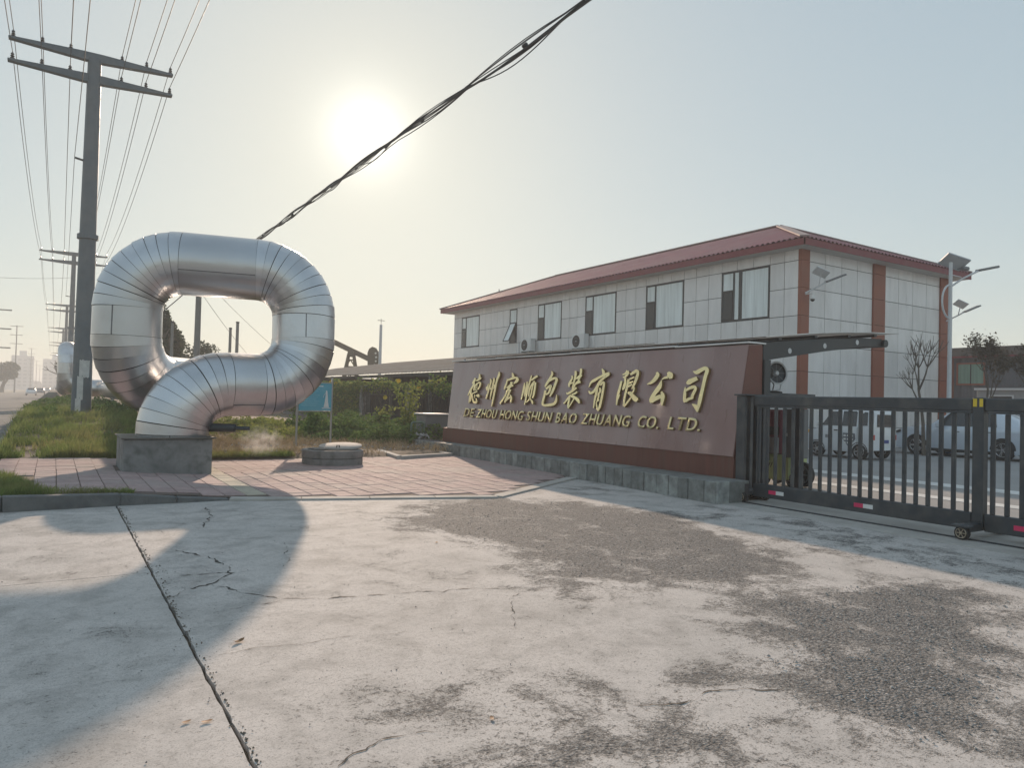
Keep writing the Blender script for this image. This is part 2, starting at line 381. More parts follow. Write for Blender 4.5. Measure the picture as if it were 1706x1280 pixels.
def leaf_cards(P, N, size, rng, aspect=.55, jitter=.35):
    """small diamond leaves at points P, roughly facing N"""
    n = len(P)
    D = rng.normal(size=(n, 3)); D /= np.linalg.norm(D, axis=1)[:, None]
    Nn = N + rng.normal(size=(n, 3))*jitter
    Nn /= np.linalg.norm(Nn, axis=1)[:, None] + 1e-9
    U = D - Nn*(D*Nn).sum(1)[:, None]; U /= np.linalg.norm(U, axis=1)[:, None] + 1e-9
    W = np.cross(Nn, U)
    s = (size*(.6+.8*rng.random(n)))[:, None]
    bend = Nn*s*.18
    V = np.stack([P - U*s, P + W*s*aspect + bend, P + U*s, P - W*s*aspect + bend], 1).reshape(-1, 3)
    F = np.arange(n*4).reshape(n, 4)
    return V, F
GLYPHS = [[[17541,1449,17497,1445,17554,1431,17485,1424,17568,1413,17470,1403,17581,1398,17460,1379,17592,1383,17467,1353,17602,1363,17493,1330,17614,1338,17530,1310,17627,1311,17572,1292,17640,1284,17611,1274],[17563,1323,17498,1314,17569,1298,17501,1289,17574,1273,17504,1264,17580,1250,17508,1238,17591,1227,17517,1211,17609,1206,17531,1186,17632,1186,17548,1162,17658,1162,17567,1137,17683,1131,17590,1109,17705,1092,17618,1073,17725,1048,17652,1032,17745,1001,17688,988,17765,955,17723,946],[17666,1112,17579,1108,17662,1085,17572,1082,17658,1058,17565,1055,17654,1032,17558,1028,17651,1004,17553,998,17651,975,17551,967,17653,943,17551,934,17655,910,17552,901,17653,876,17555,869,17648,842,17560,835,17641,807,17566,801,17632,771,17574,767,17624,736,17581,733],[17333,1548,17270,1548,17328,1527,17257,1527,17324,1506,17243,1507,17320,1487,17230,1484,17319,1468,17223,1459,17321,1447,17225,1433,17326,1423,17233,1408,17331,1398,17243,1383,17336,1373,17252,1359],[17380,1338,17435,1376,17347,1346,17406,1386,17314,1354,17377,1397,17280,1362,17349,1407,17248,1373,17322,1418,17219,1385,17295,1428,17193,1399,17267,1438,17170,1413,17238,1449,17146,1426,17209,1460],[17539,1318,17483,1318,17529,1291,17472,1291,17519,1265,17461,1265,17510,1238,17451,1237,17501,1210,17441,1208,17494,1179,17433,1177,17487,1147,17426,1145,17480,1115,17420,1112,17474,1082,17414,1080],[17425,1197,17477,1221,17374,1225,17429,1250,17324,1252,17379,1279,17278,1272,17330,1303,17233,1283,17279,1320,17197,1287,17224,1332,17201,1289,17151,1324,17200,1285,17111,1290,17191,1261,17103,1256,17190,1235,17106,1221,17204,1207,17124,1188,17230,1177,17150,1155,17252,1151,17173,1129,17261,1137,17188,1116,17265,1129,17200,1108,17269,1120,17211,1102],[17434,1239,17392,1238,17426,1209,17383,1209,17418,1180,17375,1179,17409,1150,17367,1150,17401,1121,17358,1120],[17338,1249,17300,1247,17334,1225,17296,1223,17330,1200,17292,1198,17326,1175,17288,1174,17322,1151,17284,1149],[17511,975,17544,999,17468,985,17505,1012,17426,996,17466,1025,17384,1006,17427,1037,17345,1016,17389,1049,17308,1025,17351,1059,17273,1033,17315,1068,17239,1042,17280,1076,17204,1050,17245,1084],[17449,1080,17465,1101,17395,1087,17411,1107,17341,1093,17357,1114,17287,1099,17304,1120,17234,1106,17250,1126],[17553,905,17499,901,17551,873,17497,869,17549,841,17495,837,17547,809,17493,805,17545,777,17491,774],[17518,981,17455,984,17501,940,17431,943,17484,899,17408,904,17463,861,17383,869,17439,825,17354,838,17409,791,17323,812,17368,762,17296,795,17311,739,17267,784,17249,726,17236,778,17185,726,17227,776,17139,745,17225,777,17121,771,17213,787,17124,801,17207,800,17150,829,17215,818,17188,856,17237,845,17224,881,17260,873],[17357,974,17314,973,17350,950,17308,949,17344,925,17301,925,17337,901,17295,900,17331,876,17289,876],[17231,915,17269,936,17199,924,17248,950,17166,935,17225,966,17140,941,17200,981,17140,939,17158,992,17169,943,17095,980,17174,941,17064,960,17172,934,17048,941,17169,932,17043,922,17162,934,17058,905,17157,927,17082,896,17159,916,17106,893,17161,905,17126,890]],[[16748,1286,16723,1283,16754,1264,16719,1260,16763,1241,16712,1236,16772,1220,16706,1212,16782,1205,16702,1192,16796,1199,16700,1174,16812,1196,16700,1161,16831,1186,16695,1157,16837,1166,16695,1154,16825,1145,16700,1143,16803,1124,16708,1125,16777,1103,16716,1104,16754,1083,16724,1084],[16689,1411,16651,1415,16679,1386,16624,1393,16671,1365,16595,1367,16668,1335,16578,1328,16672,1284,16581,1272,16681,1219,16596,1207,16692,1156,16612,1145,16703,1099,16623,1088,16715,1045,16635,1033,16727,994,16647,983,16737,950,16657,939,16747,910,16667,899,16757,870,16677,859],[16636,1206,16598,1209,16623,1182,16580,1186,16610,1158,16563,1162,16597,1134,16545,1139,16584,1110,16528,1115],[16506,1435,16467,1434,16510,1413,16449,1412,16515,1393,16430,1388,16519,1364,16420,1354,16521,1318,16424,1306,16523,1261,16436,1250,16526,1203,16446,1193,16531,1146,16452,1137,16537,1089,16455,1081,16539,1031,16460,1024,16534,974,16464,968,16524,916,16470,913,16514,859,16475,857],[16427,1257,16368,1252,16427,1226,16365,1221,16426,1196,16362,1191,16426,1165,16359,1160,16425,1135,16357,1129],[16305,1592,16257,1592,16306,1567,16237,1567,16308,1545,16216,1539,16315,1515,16208,1499,16330,1471,16223,1449,16351,1413,16250,1393,16368,1346,16270,1332,16374,1271,16277,1260,16376,1189,16278,1180,16377,1109,16279,1099,16379,1029,16282,1020,16380,950,16287,941,16380,873,16292,866,16378,802,16301,795,16374,734,16311,729,16370,666,16321,662]],[[15657,1550,15624,1556,15648,1529,15598,1539,15639,1509,15570,1522,15632,1491,15544,1503,15627,1476,15522,1482,15623,1462,15512,1459,15619,1446,15509,1439,15614,1428,15510,1420,15610,1409,15509,1403],[15840,1409,15818,1408,15841,1387,15808,1386,15842,1366,15797,1364,15844,1345,15787,1340,15848,1321,15783,1312,15859,1290,15786,1278,15873,1253,15794,1239,15887,1217,15804,1202,15897,1186,15814,1171,15900,1164,15824,1151,15899,1148,15835,1136,15897,1133,15847,1124,15895,1118,15858,1111],[15769,1344,15808,1381,15695,1356,15742,1400,15623,1368,15675,1419,15559,1378,15610,1434,15504,1387,15546,1443,15455,1395,15486,1446,15416,1398,15433,1447,15391,1396,15387,1445,15385,1393,15339,1435,15392,1394,15298,1412,15397,1388,15275,1384,15406,1377,15266,1351,15414,1364,15285,1317,15429,1341,15334,1293,15457,1309,15398,1277,15487,1277,15460,1261],[15754,1148,15791,1173,15713,1155,15764,1190,15673,1162,15738,1208,15636,1168,15707,1225,15603,1174,15668,1238,15572,1179,15623,1245,15537,1186,15577,1247,15499,1193,15533,1247,15460,1200,15491,1248],[15635,1320,15525,1310,15634,1304,15525,1295,15633,1290,15524,1279,15634,1276,15525,1261,15638,1262,15530,1240,15647,1246,15541,1219,15660,1228,15554,1198,15676,1207,15571,1176,15692,1185,15589,1154,15708,1161,15612,1131,15725,1134,15638,1107,15742,1107,15665,1083,15760,1080,15691,1059],[15744,1114,15663,1097,15761,1073,15682,1057,15776,1033,15700,1017,15794,992,15721,976,15820,950,15749,931,15856,905,15787,884,15902,857,15830,834,15951,807,15876,784,15998,758,15921,734],[15630,1134,15522,1114,15640,1097,15536,1079,15649,1060,15551,1043,15659,1024,15566,1006,15673,988,15584,969,15693,951,15606,930,15719,911,15630,889,15743,873,15653,852,15760,841,15669,824,15763,817,15678,807,15757,800,15681,799,15748,789,15683,789,15741,778,15686,777],[15677,801,15739,827,15644,823,15710,851,15611,846,15681,875,15580,865,15650,899,15554,877,15615,918,15536,882,15575,929,15518,883,15537,932,15492,883,15508,932,15462,884,15481,932],[15551,984,15511,993,15536,961,15483,973,15521,938,15453,953,15510,917,15424,930,15501,898,15404,901,15493,874,15399,870,15487,846,15404,839,15481,815,15413,809,15474,785,15420,780]],[[14994,1293,14963,1290,15001,1265,14952,1262,15007,1239,14940,1234,15013,1211,14930,1204,15017,1179,14924,1170,15019,1141,14925,1130,15019,1097,14931,1086,15019,1052,14939,1042,15020,1010,14947,1001,15022,973,14955,964,15025,939,14963,931,15029,905,14972,898,15032,871,14981,864],[14896,1323,14855,1322,14897,1292,14842,1290,14898,1262,14828,1259,14899,1232,14816,1226,14901,1200,14809,1191,14905,1166,14810,1153,14911,1127,14817,1114,14915,1089,14826,1077,14916,1053,14834,1044,14911,1022,14839,1016,14903,995,14844,991,14894,970,14849,967,14885,944,14854,942],[14748,1476,14707,1471,14756,1444,14705,1437,14765,1412,14702,1403,14775,1369,14705,1358,14790,1307,14718,1294,14808,1233,14736,1221,14822,1159,14751,1149,14829,1091,14757,1083,14833,1025,14759,1018,14834,958,14763,951,14833,889,14770,882,14831,818,14779,813,14828,747,14787,743],[14665,1334,14713,1360,14633,1350,14687,1379,14600,1366,14661,1399,14569,1380,14634,1418,14540,1393,14605,1435,14514,1404,14573,1448,14488,1414,14542,1458,14461,1424,14512,1466,14434,1434,14483,1474],[14573,1341,14521,1320,14604,1314,14549,1292,14635,1287,14577,1264,14666,1258,14603,1236,14691,1226,14624,1207,14711,1190,14641,1174,14726,1151,14654,1137,14736,1112,14664,1101,14740,1074,14669,1067,14736,1039,14669,1036,14725,1006,14664,1007,14712,976,14657,976,14700,945,14650,946],[14541,1301,14462,1297,14535,1271,14457,1268,14530,1242,14451,1239,14525,1212,14446,1208,14521,1178,14442,1172,14519,1133,14439,1127,14518,1083,14437,1076,14518,1033,14437,1025,14518,993,14440,984,14520,967,14448,955,14524,948,14459,934,14528,930,14472,918,14532,911,14484,901],[14589,1273,14540,1263,14600,1245,14547,1234,14612,1216,14555,1206,14620,1178,14560,1171,14622,1126,14561,1121,14620,1067,14560,1061,14624,1012,14564,1005,14635,964,14575,954,14652,919,14592,906,14672,881,14616,865,14696,854,14649,834,14726,831,14687,812,14757,807,14724,791],[14593,877,14555,892,14575,860,14530,879,14559,842,14502,865,14543,827,14476,851,14529,813,14454,834,14515,801,14441,816,14499,788,14434,798,14482,774,14432,782,14464,760,14428,766]],[[13930,1559,13898,1566,13918,1537,13871,1547,13910,1519,13842,1524,13911,1502,13827,1491,13924,1475,13837,1452,13947,1440,13860,1413,13975,1400,13887,1372,14008,1357,13918,1327,14045,1311,13953,1280,14074,1270,13986,1241,14087,1239,14012,1216,14091,1214,14036,1198,14096,1190,14060,1179],[13987,1283,14027,1309,13931,1304,13981,1337,13876,1325,13934,1366,13827,1342,13886,1389,13784,1355,13838,1406,13747,1364,13788,1417,13721,1367,13740,1421,13706,1365,13690,1417,13705,1364,13638,1399,13704,1362,13606,1365,13702,1342,13603,1329,13707,1307,13614,1290,13719,1263,13629,1245,13737,1207,13646,1187,13762,1143,13669,1122,13783,1086,13694,1064,13800,1042,13723,1021,13814,1004,13754,987,13828,966,13785,953],[13978,1116,14044,1153,13943,1138,14008,1174,13908,1159,13972,1196,13878,1175,13940,1214,13853,1186,13913,1228,13840,1190,13883,1241,13879,1199,13814,1230,13887,1205,13796,1199,13886,1186,13799,1175,13888,1160,13805,1149,13889,1127,13809,1117,13892,1092,13816,1078,13902,1066,13834,1042,13924,1050,13869,1017,13959,1037,13910,1000,13997,1022,13948,985],[14062,1109,13977,1098,14068,1050,13983,1039,14074,991,13989,980,14080,938,13995,926,14088,892,14004,880,14096,850,14012,840,14096,813,14011,809,14090,781,14006,787,14068,750,14001,779,14010,726,13993,777,13933,719,13945,776,13846,719,13870,781,13765,724,13796,788,13691,732,13729,795,13617,743,13668,804,13554,763,13626,816,13512,792,13604,829,13492,825,13589,848,13486,863,13575,875,13495,909,13565,913,13515,958,13559,959,13534,1006,13556,1007]],[[13126,1433,13066,1447,13114,1421,13058,1436,13102,1412,13047,1424,13096,1405,13036,1405,13095,1393,13036,1380,13109,1369,13049,1350,13135,1337,13070,1314,13162,1302,13090,1280,13179,1270,13103,1253,13181,1242,13107,1235,13173,1219,13107,1220,13162,1201,13104,1203,13153,1184,13102,1184],[13019,1549,12952,1550,13014,1529,12943,1530,13010,1511,12933,1512,13007,1492,12924,1488,13004,1467,12920,1458,13003,1429,12922,1419,13003,1384,12928,1373,13005,1336,12937,1326,13007,1294,12948,1284,13010,1260,12959,1250,13015,1229,12973,1219,13020,1198,12987,1191,13026,1167,13000,1162],[13091,1238,13123,1265,13066,1247,13099,1275,13041,1257,13074,1284,13017,1266,13049,1294,12992,1276,13024,1303],[12836,1598,12763,1598,12831,1581,12757,1582,12825,1566,12751,1566,12821,1550,12745,1547,12818,1530,12743,1523,12816,1501,12744,1492,12815,1466,12748,1457,12815,1431,12753,1421,12819,1399,12761,1387,12827,1372,12773,1358,12838,1346,12786,1331,12850,1321,12801,1307,12863,1295,12814,1282],[12887,1353,12923,1378,12858,1361,12904,1394,12828,1369,12886,1410,12800,1377,12866,1425,12776,1386,12846,1438,12756,1397,12823,1448,12739,1408,12799,1455,12723,1420,12776,1460,12707,1432,12752,1467],[12881,1234,12929,1268,12857,1242,12912,1280,12834,1249,12895,1293,12813,1256,12875,1306,12797,1260,12850,1317,12783,1263,12820,1323,12766,1266,12793,1324,12745,1269,12769,1323,12723,1272,12746,1323],[12937,1260,12873,1241,12951,1235,12886,1217,12965,1210,12899,1191,12978,1186,12912,1167,12989,1164,12924,1146,12996,1147,12934,1129,13002,1132,12944,1116,13006,1119,12953,1104,13011,1104,12963,1091],[13124,1002,13167,1038,13086,1014,13132,1053,13047,1026,13097,1068,13008,1040,13062,1083,12968,1057,13026,1100,12928,1078,12987,1118,12889,1101,12946,1139,12850,1125,12903,1160,12811,1148,12860,1181],[13188,1055,13157,1061,13179,1043,13146,1049,13171,1031,13136,1038,13163,1018,13126,1026,13154,1006,13116,1014],[13021,1015,12962,989,13049,987,12991,962,13076,960,13020,936,13103,933,13049,909,13129,906,13077,884,13154,880,13104,859,13177,855,13131,836,13199,830,13157,813,13222,805,13184,789],[12945,985,12977,1018,12911,995,12943,1029,12875,1004,12909,1040,12840,1013,12879,1050,12811,1024,12855,1058,12790,1036,12840,1065,12777,1048,12828,1072,12770,1059,12817,1081,12761,1069,12803,1089],[12988,951,12980,995,12951,943,12943,992,12915,936,12905,988,12884,928,12864,983,12855,919,12821,973,12825,906,12777,959,12793,890,12733,943,12763,873,12693,924,12739,860,12660,904,12720,850,12637,881,12701,840,12625,859,12680,826,12621,841,12658,812,12615,823],[13045,948,12985,940,13050,908,12988,900,13057,868,12991,860,13061,828,12993,821,13062,793,12993,789,13055,763,12992,763,13045,738,12989,741,13033,717,12985,719,13022,695,12981,697],[12986,691,13017,701,12968,714,13002,725,12951,737,12987,748,12934,760,12972,772,12915,786,12954,799,12894,815,12934,828,12872,847,12911,860,12849,879,12888,892,12826,911,12865,924]],[[12086,1574,12061,1583,12075,1555,12037,1569,12065,1536,12012,1555,12056,1519,11987,1539,12050,1505,11967,1520,12045,1494,11955,1499,12038,1480,11951,1481,12031,1464,11950,1464,12023,1448,11948,1448],[12403,1172,12426,1178,12382,1207,12419,1216,12362,1240,12411,1254,12340,1265,12397,1289,12316,1277,12374,1315,12289,1284,12346,1332,12249,1297,12309,1349,12196,1320,12254,1371,12136,1347,12187,1394,12074,1373,12122,1417,12012,1395,12059,1440,11950,1416,11997,1463,11897,1431,11939,1482,11857,1438,11891,1492,11822,1440,11850,1497,11784,1443,11813,1502],[11826,1462,11785,1429,11858,1446,11817,1414,11890,1429,11851,1398,11921,1413,11882,1383,11947,1397,11908,1370,11967,1384,11926,1359,11981,1371,11940,1349,11993,1360,11953,1339,12005,1349,11967,1329],[11927,1424,11886,1397,11981,1395,11932,1363,12036,1365,11976,1329,12086,1329,12012,1295,12122,1285,12038,1256,12148,1240,12061,1212,12173,1199,12086,1169,12198,1162,12117,1130,12223,1127,12150,1095,12249,1101,12186,1065,12279,1083,12226,1042,12309,1073,12270,1025,12320,1070,12325,1021,12327,1070,12372,1044,12352,1086,12392,1072,12382,1105,12408,1096],[12165,1204,12103,1201,12162,1172,12096,1170,12158,1141,12087,1138,12155,1110,12080,1105,12154,1078,12077,1070,12156,1046,12081,1035,12160,1012,12089,1000,12164,974,12097,964,12166,931,12104,924,12164,884,12108,879,12161,833,12110,829,12157,780,12112,777,12153,729,12114,726],[12003,1203,12045,1220,11975,1229,12027,1250,11948,1254,12009,1282,11934,1263,11983,1305,11954,1263,11927,1305,11957,1266,11893,1279,11948,1248,11881,1247,11945,1209,11875,1203,11946,1156,11873,1149,11949,1097,11873,1090,11950,1032,11873,1025,11951,963,11875,955,11954,899,11879,890,11960,845,11883,835,11967,797,11889,786,11973,756,11898,744,11977,725,11912,712,11979,699,11929,688,11982,673,11945,664],[12090,844,12054,849,12075,814,12035,819,12061,782,12016,788,12046,752,11998,759,12032,726,11983,735,12018,706,11971,716,12005,691,11963,701,11993,678,11955,687,11981,664,11947,672],[12055,1162,11998,1170,12046,1143,11987,1153,12036,1127,11973,1136,12030,1113,11961,1114,12028,1099,11960,1088,12032,1079,11972,1061,12042,1053,11993,1036,12055,1025,12017,1012,12067,998,12038,988],[12057,1058,11996,1055,12053,1028,11994,1025,12049,997,11991,994,12045,968,11990,963,12045,942,11991,935,12047,920,11998,911,12052,901,12007,890,12059,881,12018,871,12065,861,12028,852],[12047,846,12074,866,12025,858,12052,878,12004,870,12030,889,11982,882,12009,901,11961,893,11987,913]],[[11379,1430,11390,1448,11358,1430,11370,1454,11335,1430,11351,1459,11310,1432,11336,1464,11284,1440,11324,1471,11262,1452,11313,1482,11242,1468,11301,1497,11225,1484,11288,1515,11208,1499,11275,1533],[11270,1516,11200,1515,11267,1500,11196,1500,11264,1485,11189,1484,11263,1474,11185,1464,11264,1465,11190,1443,11271,1452,11204,1423,11283,1436,11224,1405,11297,1421,11247,1389,11309,1410,11271,1378,11318,1404,11295,1372,11329,1401,11319,1372,11345,1398,11338,1375,11362,1395,11356,1376],[11315,1384,11260,1386,11308,1357,11250,1360,11300,1331,11238,1334,11294,1307,11228,1306,11292,1282,11221,1276,11295,1256,11220,1244,11303,1226,11221,1211,11311,1199,11226,1181,11316,1176,11234,1156,11317,1162,11245,1139,11316,1151,11261,1128,11315,1140,11276,1123,11316,1128,11290,1117],[11401,1311,11344,1302,11408,1277,11347,1267,11414,1243,11349,1233,11420,1209,11352,1197,11427,1172,11356,1160,11434,1133,11362,1120,11443,1092,11369,1079,11449,1049,11376,1037,11452,1003,11381,995,11450,955,11384,950,11445,906,11386,902,11438,856,11387,853,11431,807,11388,805],[11372,1029,11344,1023,11379,1005,11351,998,11386,980,11358,974,11394,956,11366,950,11401,932,11373,926],[11116,1418,11151,1452,11087,1426,11128,1466,11057,1434,11105,1479,11026,1445,11081,1493,10993,1461,11052,1509,10964,1477,11017,1527,10953,1482,10974,1538,10962,1484,10921,1526,10962,1483,10889,1498,10957,1469,10876,1464,10958,1436,10877,1422,10967,1391,10885,1374,10976,1347,10896,1328,10985,1308,10909,1289,10996,1270,10924,1251,11006,1236,10940,1217,11015,1205,10958,1187,11025,1176,10977,1160,11035,1147,10996,1134],[11122,1322,11151,1357,11087,1333,11115,1367,11052,1344,11080,1377,11018,1355,11044,1387,10983,1366,11008,1396],[11113,1236,11145,1269,11085,1247,11116,1280,11056,1258,11086,1290,11028,1269,11057,1300,11000,1281,11027,1310],[11121,1167,11156,1199,11092,1180,11128,1212,11064,1193,11099,1225,11035,1206,11071,1238,11007,1219,11042,1251],[11184,1345,11115,1334,11188,1297,11121,1287,11192,1249,11126,1239,11196,1201,11132,1192,11200,1153,11137,1144,11205,1105,11143,1096,11211,1057,11149,1047,11217,1008,11154,1000,11219,961,11156,955,11217,915,11155,911,11212,871,11152,869,11206,829,11148,827,11200,786,11145,784],[11143,767,11185,787,11123,785,11167,806,11104,804,11149,826,11084,823,11131,845,11063,845,11111,867,11043,870,11089,890,11022,897,11066,916,11001,925,11041,942,10981,952,11017,968],[10963,1177,10922,1172,10965,1157,10922,1152,10967,1137,10922,1131,10969,1118,10923,1110,10973,1103,10926,1092,10978,1092,10934,1076,10984,1083,10945,1064,10993,1074,10956,1055,11001,1063,10965,1046],[11090,1023,11122,1067,11064,1026,11100,1076,11048,1028,11069,1086,11051,1026,11015,1082,11040,1015,10969,1059,11015,989,10933,1033,10983,960,10902,1013,10949,933,10868,997,10915,908,10832,981,10883,890,10803,966,10853,881,10790,953,10828,880,10782,940,10806,881,10771,926]],[[10417,1460,10378,1480,10407,1443,10360,1471,10399,1430,10336,1461,10402,1428,10309,1435,10407,1427,10304,1399,10419,1407,10320,1365,10441,1376,10347,1330,10467,1344,10382,1296,10492,1318,10420,1268,10516,1298,10463,1249,10545,1280,10507,1238,10578,1262,10551,1230,10612,1243,10593,1222],[10107,1456,10060,1481,10100,1435,10034,1472,10094,1414,10005,1463,10090,1398,9976,1450,10086,1386,9952,1430,10076,1377,9940,1406,10058,1365,9939,1384,10037,1350,9943,1364,10017,1334,9946,1345],[10084,1397,10054,1344,10108,1390,10082,1342,10134,1383,10110,1340,10159,1375,10136,1338,10182,1365,10157,1336,10199,1354,10173,1332,10211,1343,10186,1326,10220,1332,10200,1319,10229,1322,10214,1311],[10232,1311,10207,1305,10257,1272,10197,1260,10281,1235,10189,1212,10306,1200,10197,1159,10338,1160,10233,1109,10377,1111,10280,1063,10413,1062,10318,1022,10442,1015,10342,980,10465,971,10360,940,10476,930,10371,912,10467,895,10377,902,10443,875,10379,893,10423,863,10377,876],[10374,866,10434,907,10344,881,10413,928,10315,897,10392,950,10287,910,10367,972,10262,922,10336,992,10235,932,10300,1007,10206,943,10262,1018,10173,955,10226,1026,10141,967,10192,1035],[10191,1090,10157,1099,10185,1067,10135,1080,10178,1044,10111,1062,10174,1023,10089,1040,10171,1006,10072,1014,10168,988,10064,986,10166,968,10063,960,10163,944,10066,936,10158,920,10069,914,10151,896,10072,892,10142,872,10076,869,10133,848,10081,846,10124,825,10086,823]],[[9451,1468,9445,1479,9429,1447,9412,1477,9399,1424,9387,1477,9348,1412,9378,1482,9300,1424,9358,1492,9261,1445,9322,1509,9228,1463,9284,1525,9196,1477,9245,1539,9167,1490,9205,1551,9156,1494,9160,1554,9164,1495,9112,1536,9165,1492,9084,1506,9163,1478,9073,1471,9163,1457,9076,1437,9169,1423,9088,1403,9177,1371,9098,1355,9185,1296,9107,1282,9194,1206,9116,1193,9202,1122,9124,1109,9212,1049,9130,1035,9222,980,9135,966,9228,914,9143,901,9227,849,9155,839,9223,788,9170,780,9219,726,9185,722],[9178,737,9219,727,9181,761,9240,748,9184,786,9260,768,9192,814,9277,784,9215,842,9289,795,9250,860,9298,806,9286,868,9315,823,9321,870,9337,843,9353,874,9360,863],[9574,1257,9559,1298,9568,1248,9544,1301,9559,1236,9534,1306,9532,1224,9540,1313,9498,1222,9545,1317,9469,1228,9535,1320,9445,1239,9515,1326,9422,1252,9489,1332,9400,1263,9461,1340,9376,1274,9433,1348,9349,1286,9405,1356,9323,1297,9375,1365,9296,1309,9346,1373],[9588,1180,9571,1179,9593,1152,9560,1150,9598,1124,9550,1122,9602,1096,9540,1093,9603,1066,9532,1063,9602,1033,9526,1029,9599,996,9523,993,9594,961,9520,960,9587,933,9517,935,9578,912,9515,922,9566,898,9515,917,9556,892,9512,911,9548,886,9508,901],[9537,1095,9574,1133,9499,1111,9538,1152,9462,1127,9501,1171,9428,1139,9465,1187,9395,1146,9428,1200,9368,1150,9390,1209,9359,1150,9347,1208,9364,1153,9308,1187,9360,1151,9289,1157,9357,1138,9289,1123,9369,1107,9304,1084,9392,1065,9326,1041,9409,1026,9341,1009,9409,995,9343,993,9400,974,9340,981,9392,958,9336,964],[9493,893,9537,927,9473,906,9519,941,9453,918,9502,956,9435,929,9482,972,9420,936,9457,984,9407,941,9429,989,9391,944,9403,989,9371,948,9381,987,9350,952,9360,986]]]

# ================================================================== SETTING
def vground(x, y):
    """height of the planted verge and bed"""
    h = .10 + .50*sm((y-17.3)/11)*(1-.55*sm((x-1.6)/3.5))
    h += .05*nz(x, y, .7) * sm((y-17.3)/1.5)
    return h
def pave_h(x, y):
    return .03 + .11*(1-sm((x-.3)/2.4))

g = G().quad((-2500, -300, -.15), (2500, -300, -.15), (2500, 4000, -.15), (-2500, 4000, -.15))
g.build('ground', M_GROUND, kind='structure')

# road: grid sheet
g = G(); ys = [-60, -20, 0, 20, 40, 80, 150, 300, 600, 1500]
for a, b in zip(ys[:-1], ys[1:]):
    g.quad((-9.2, a, -.03), (-1.2, a, -.03), (-1.2, b, -.03), (-9.2, b, -.03))
g.build('road', M_ASPH, kind='structure')

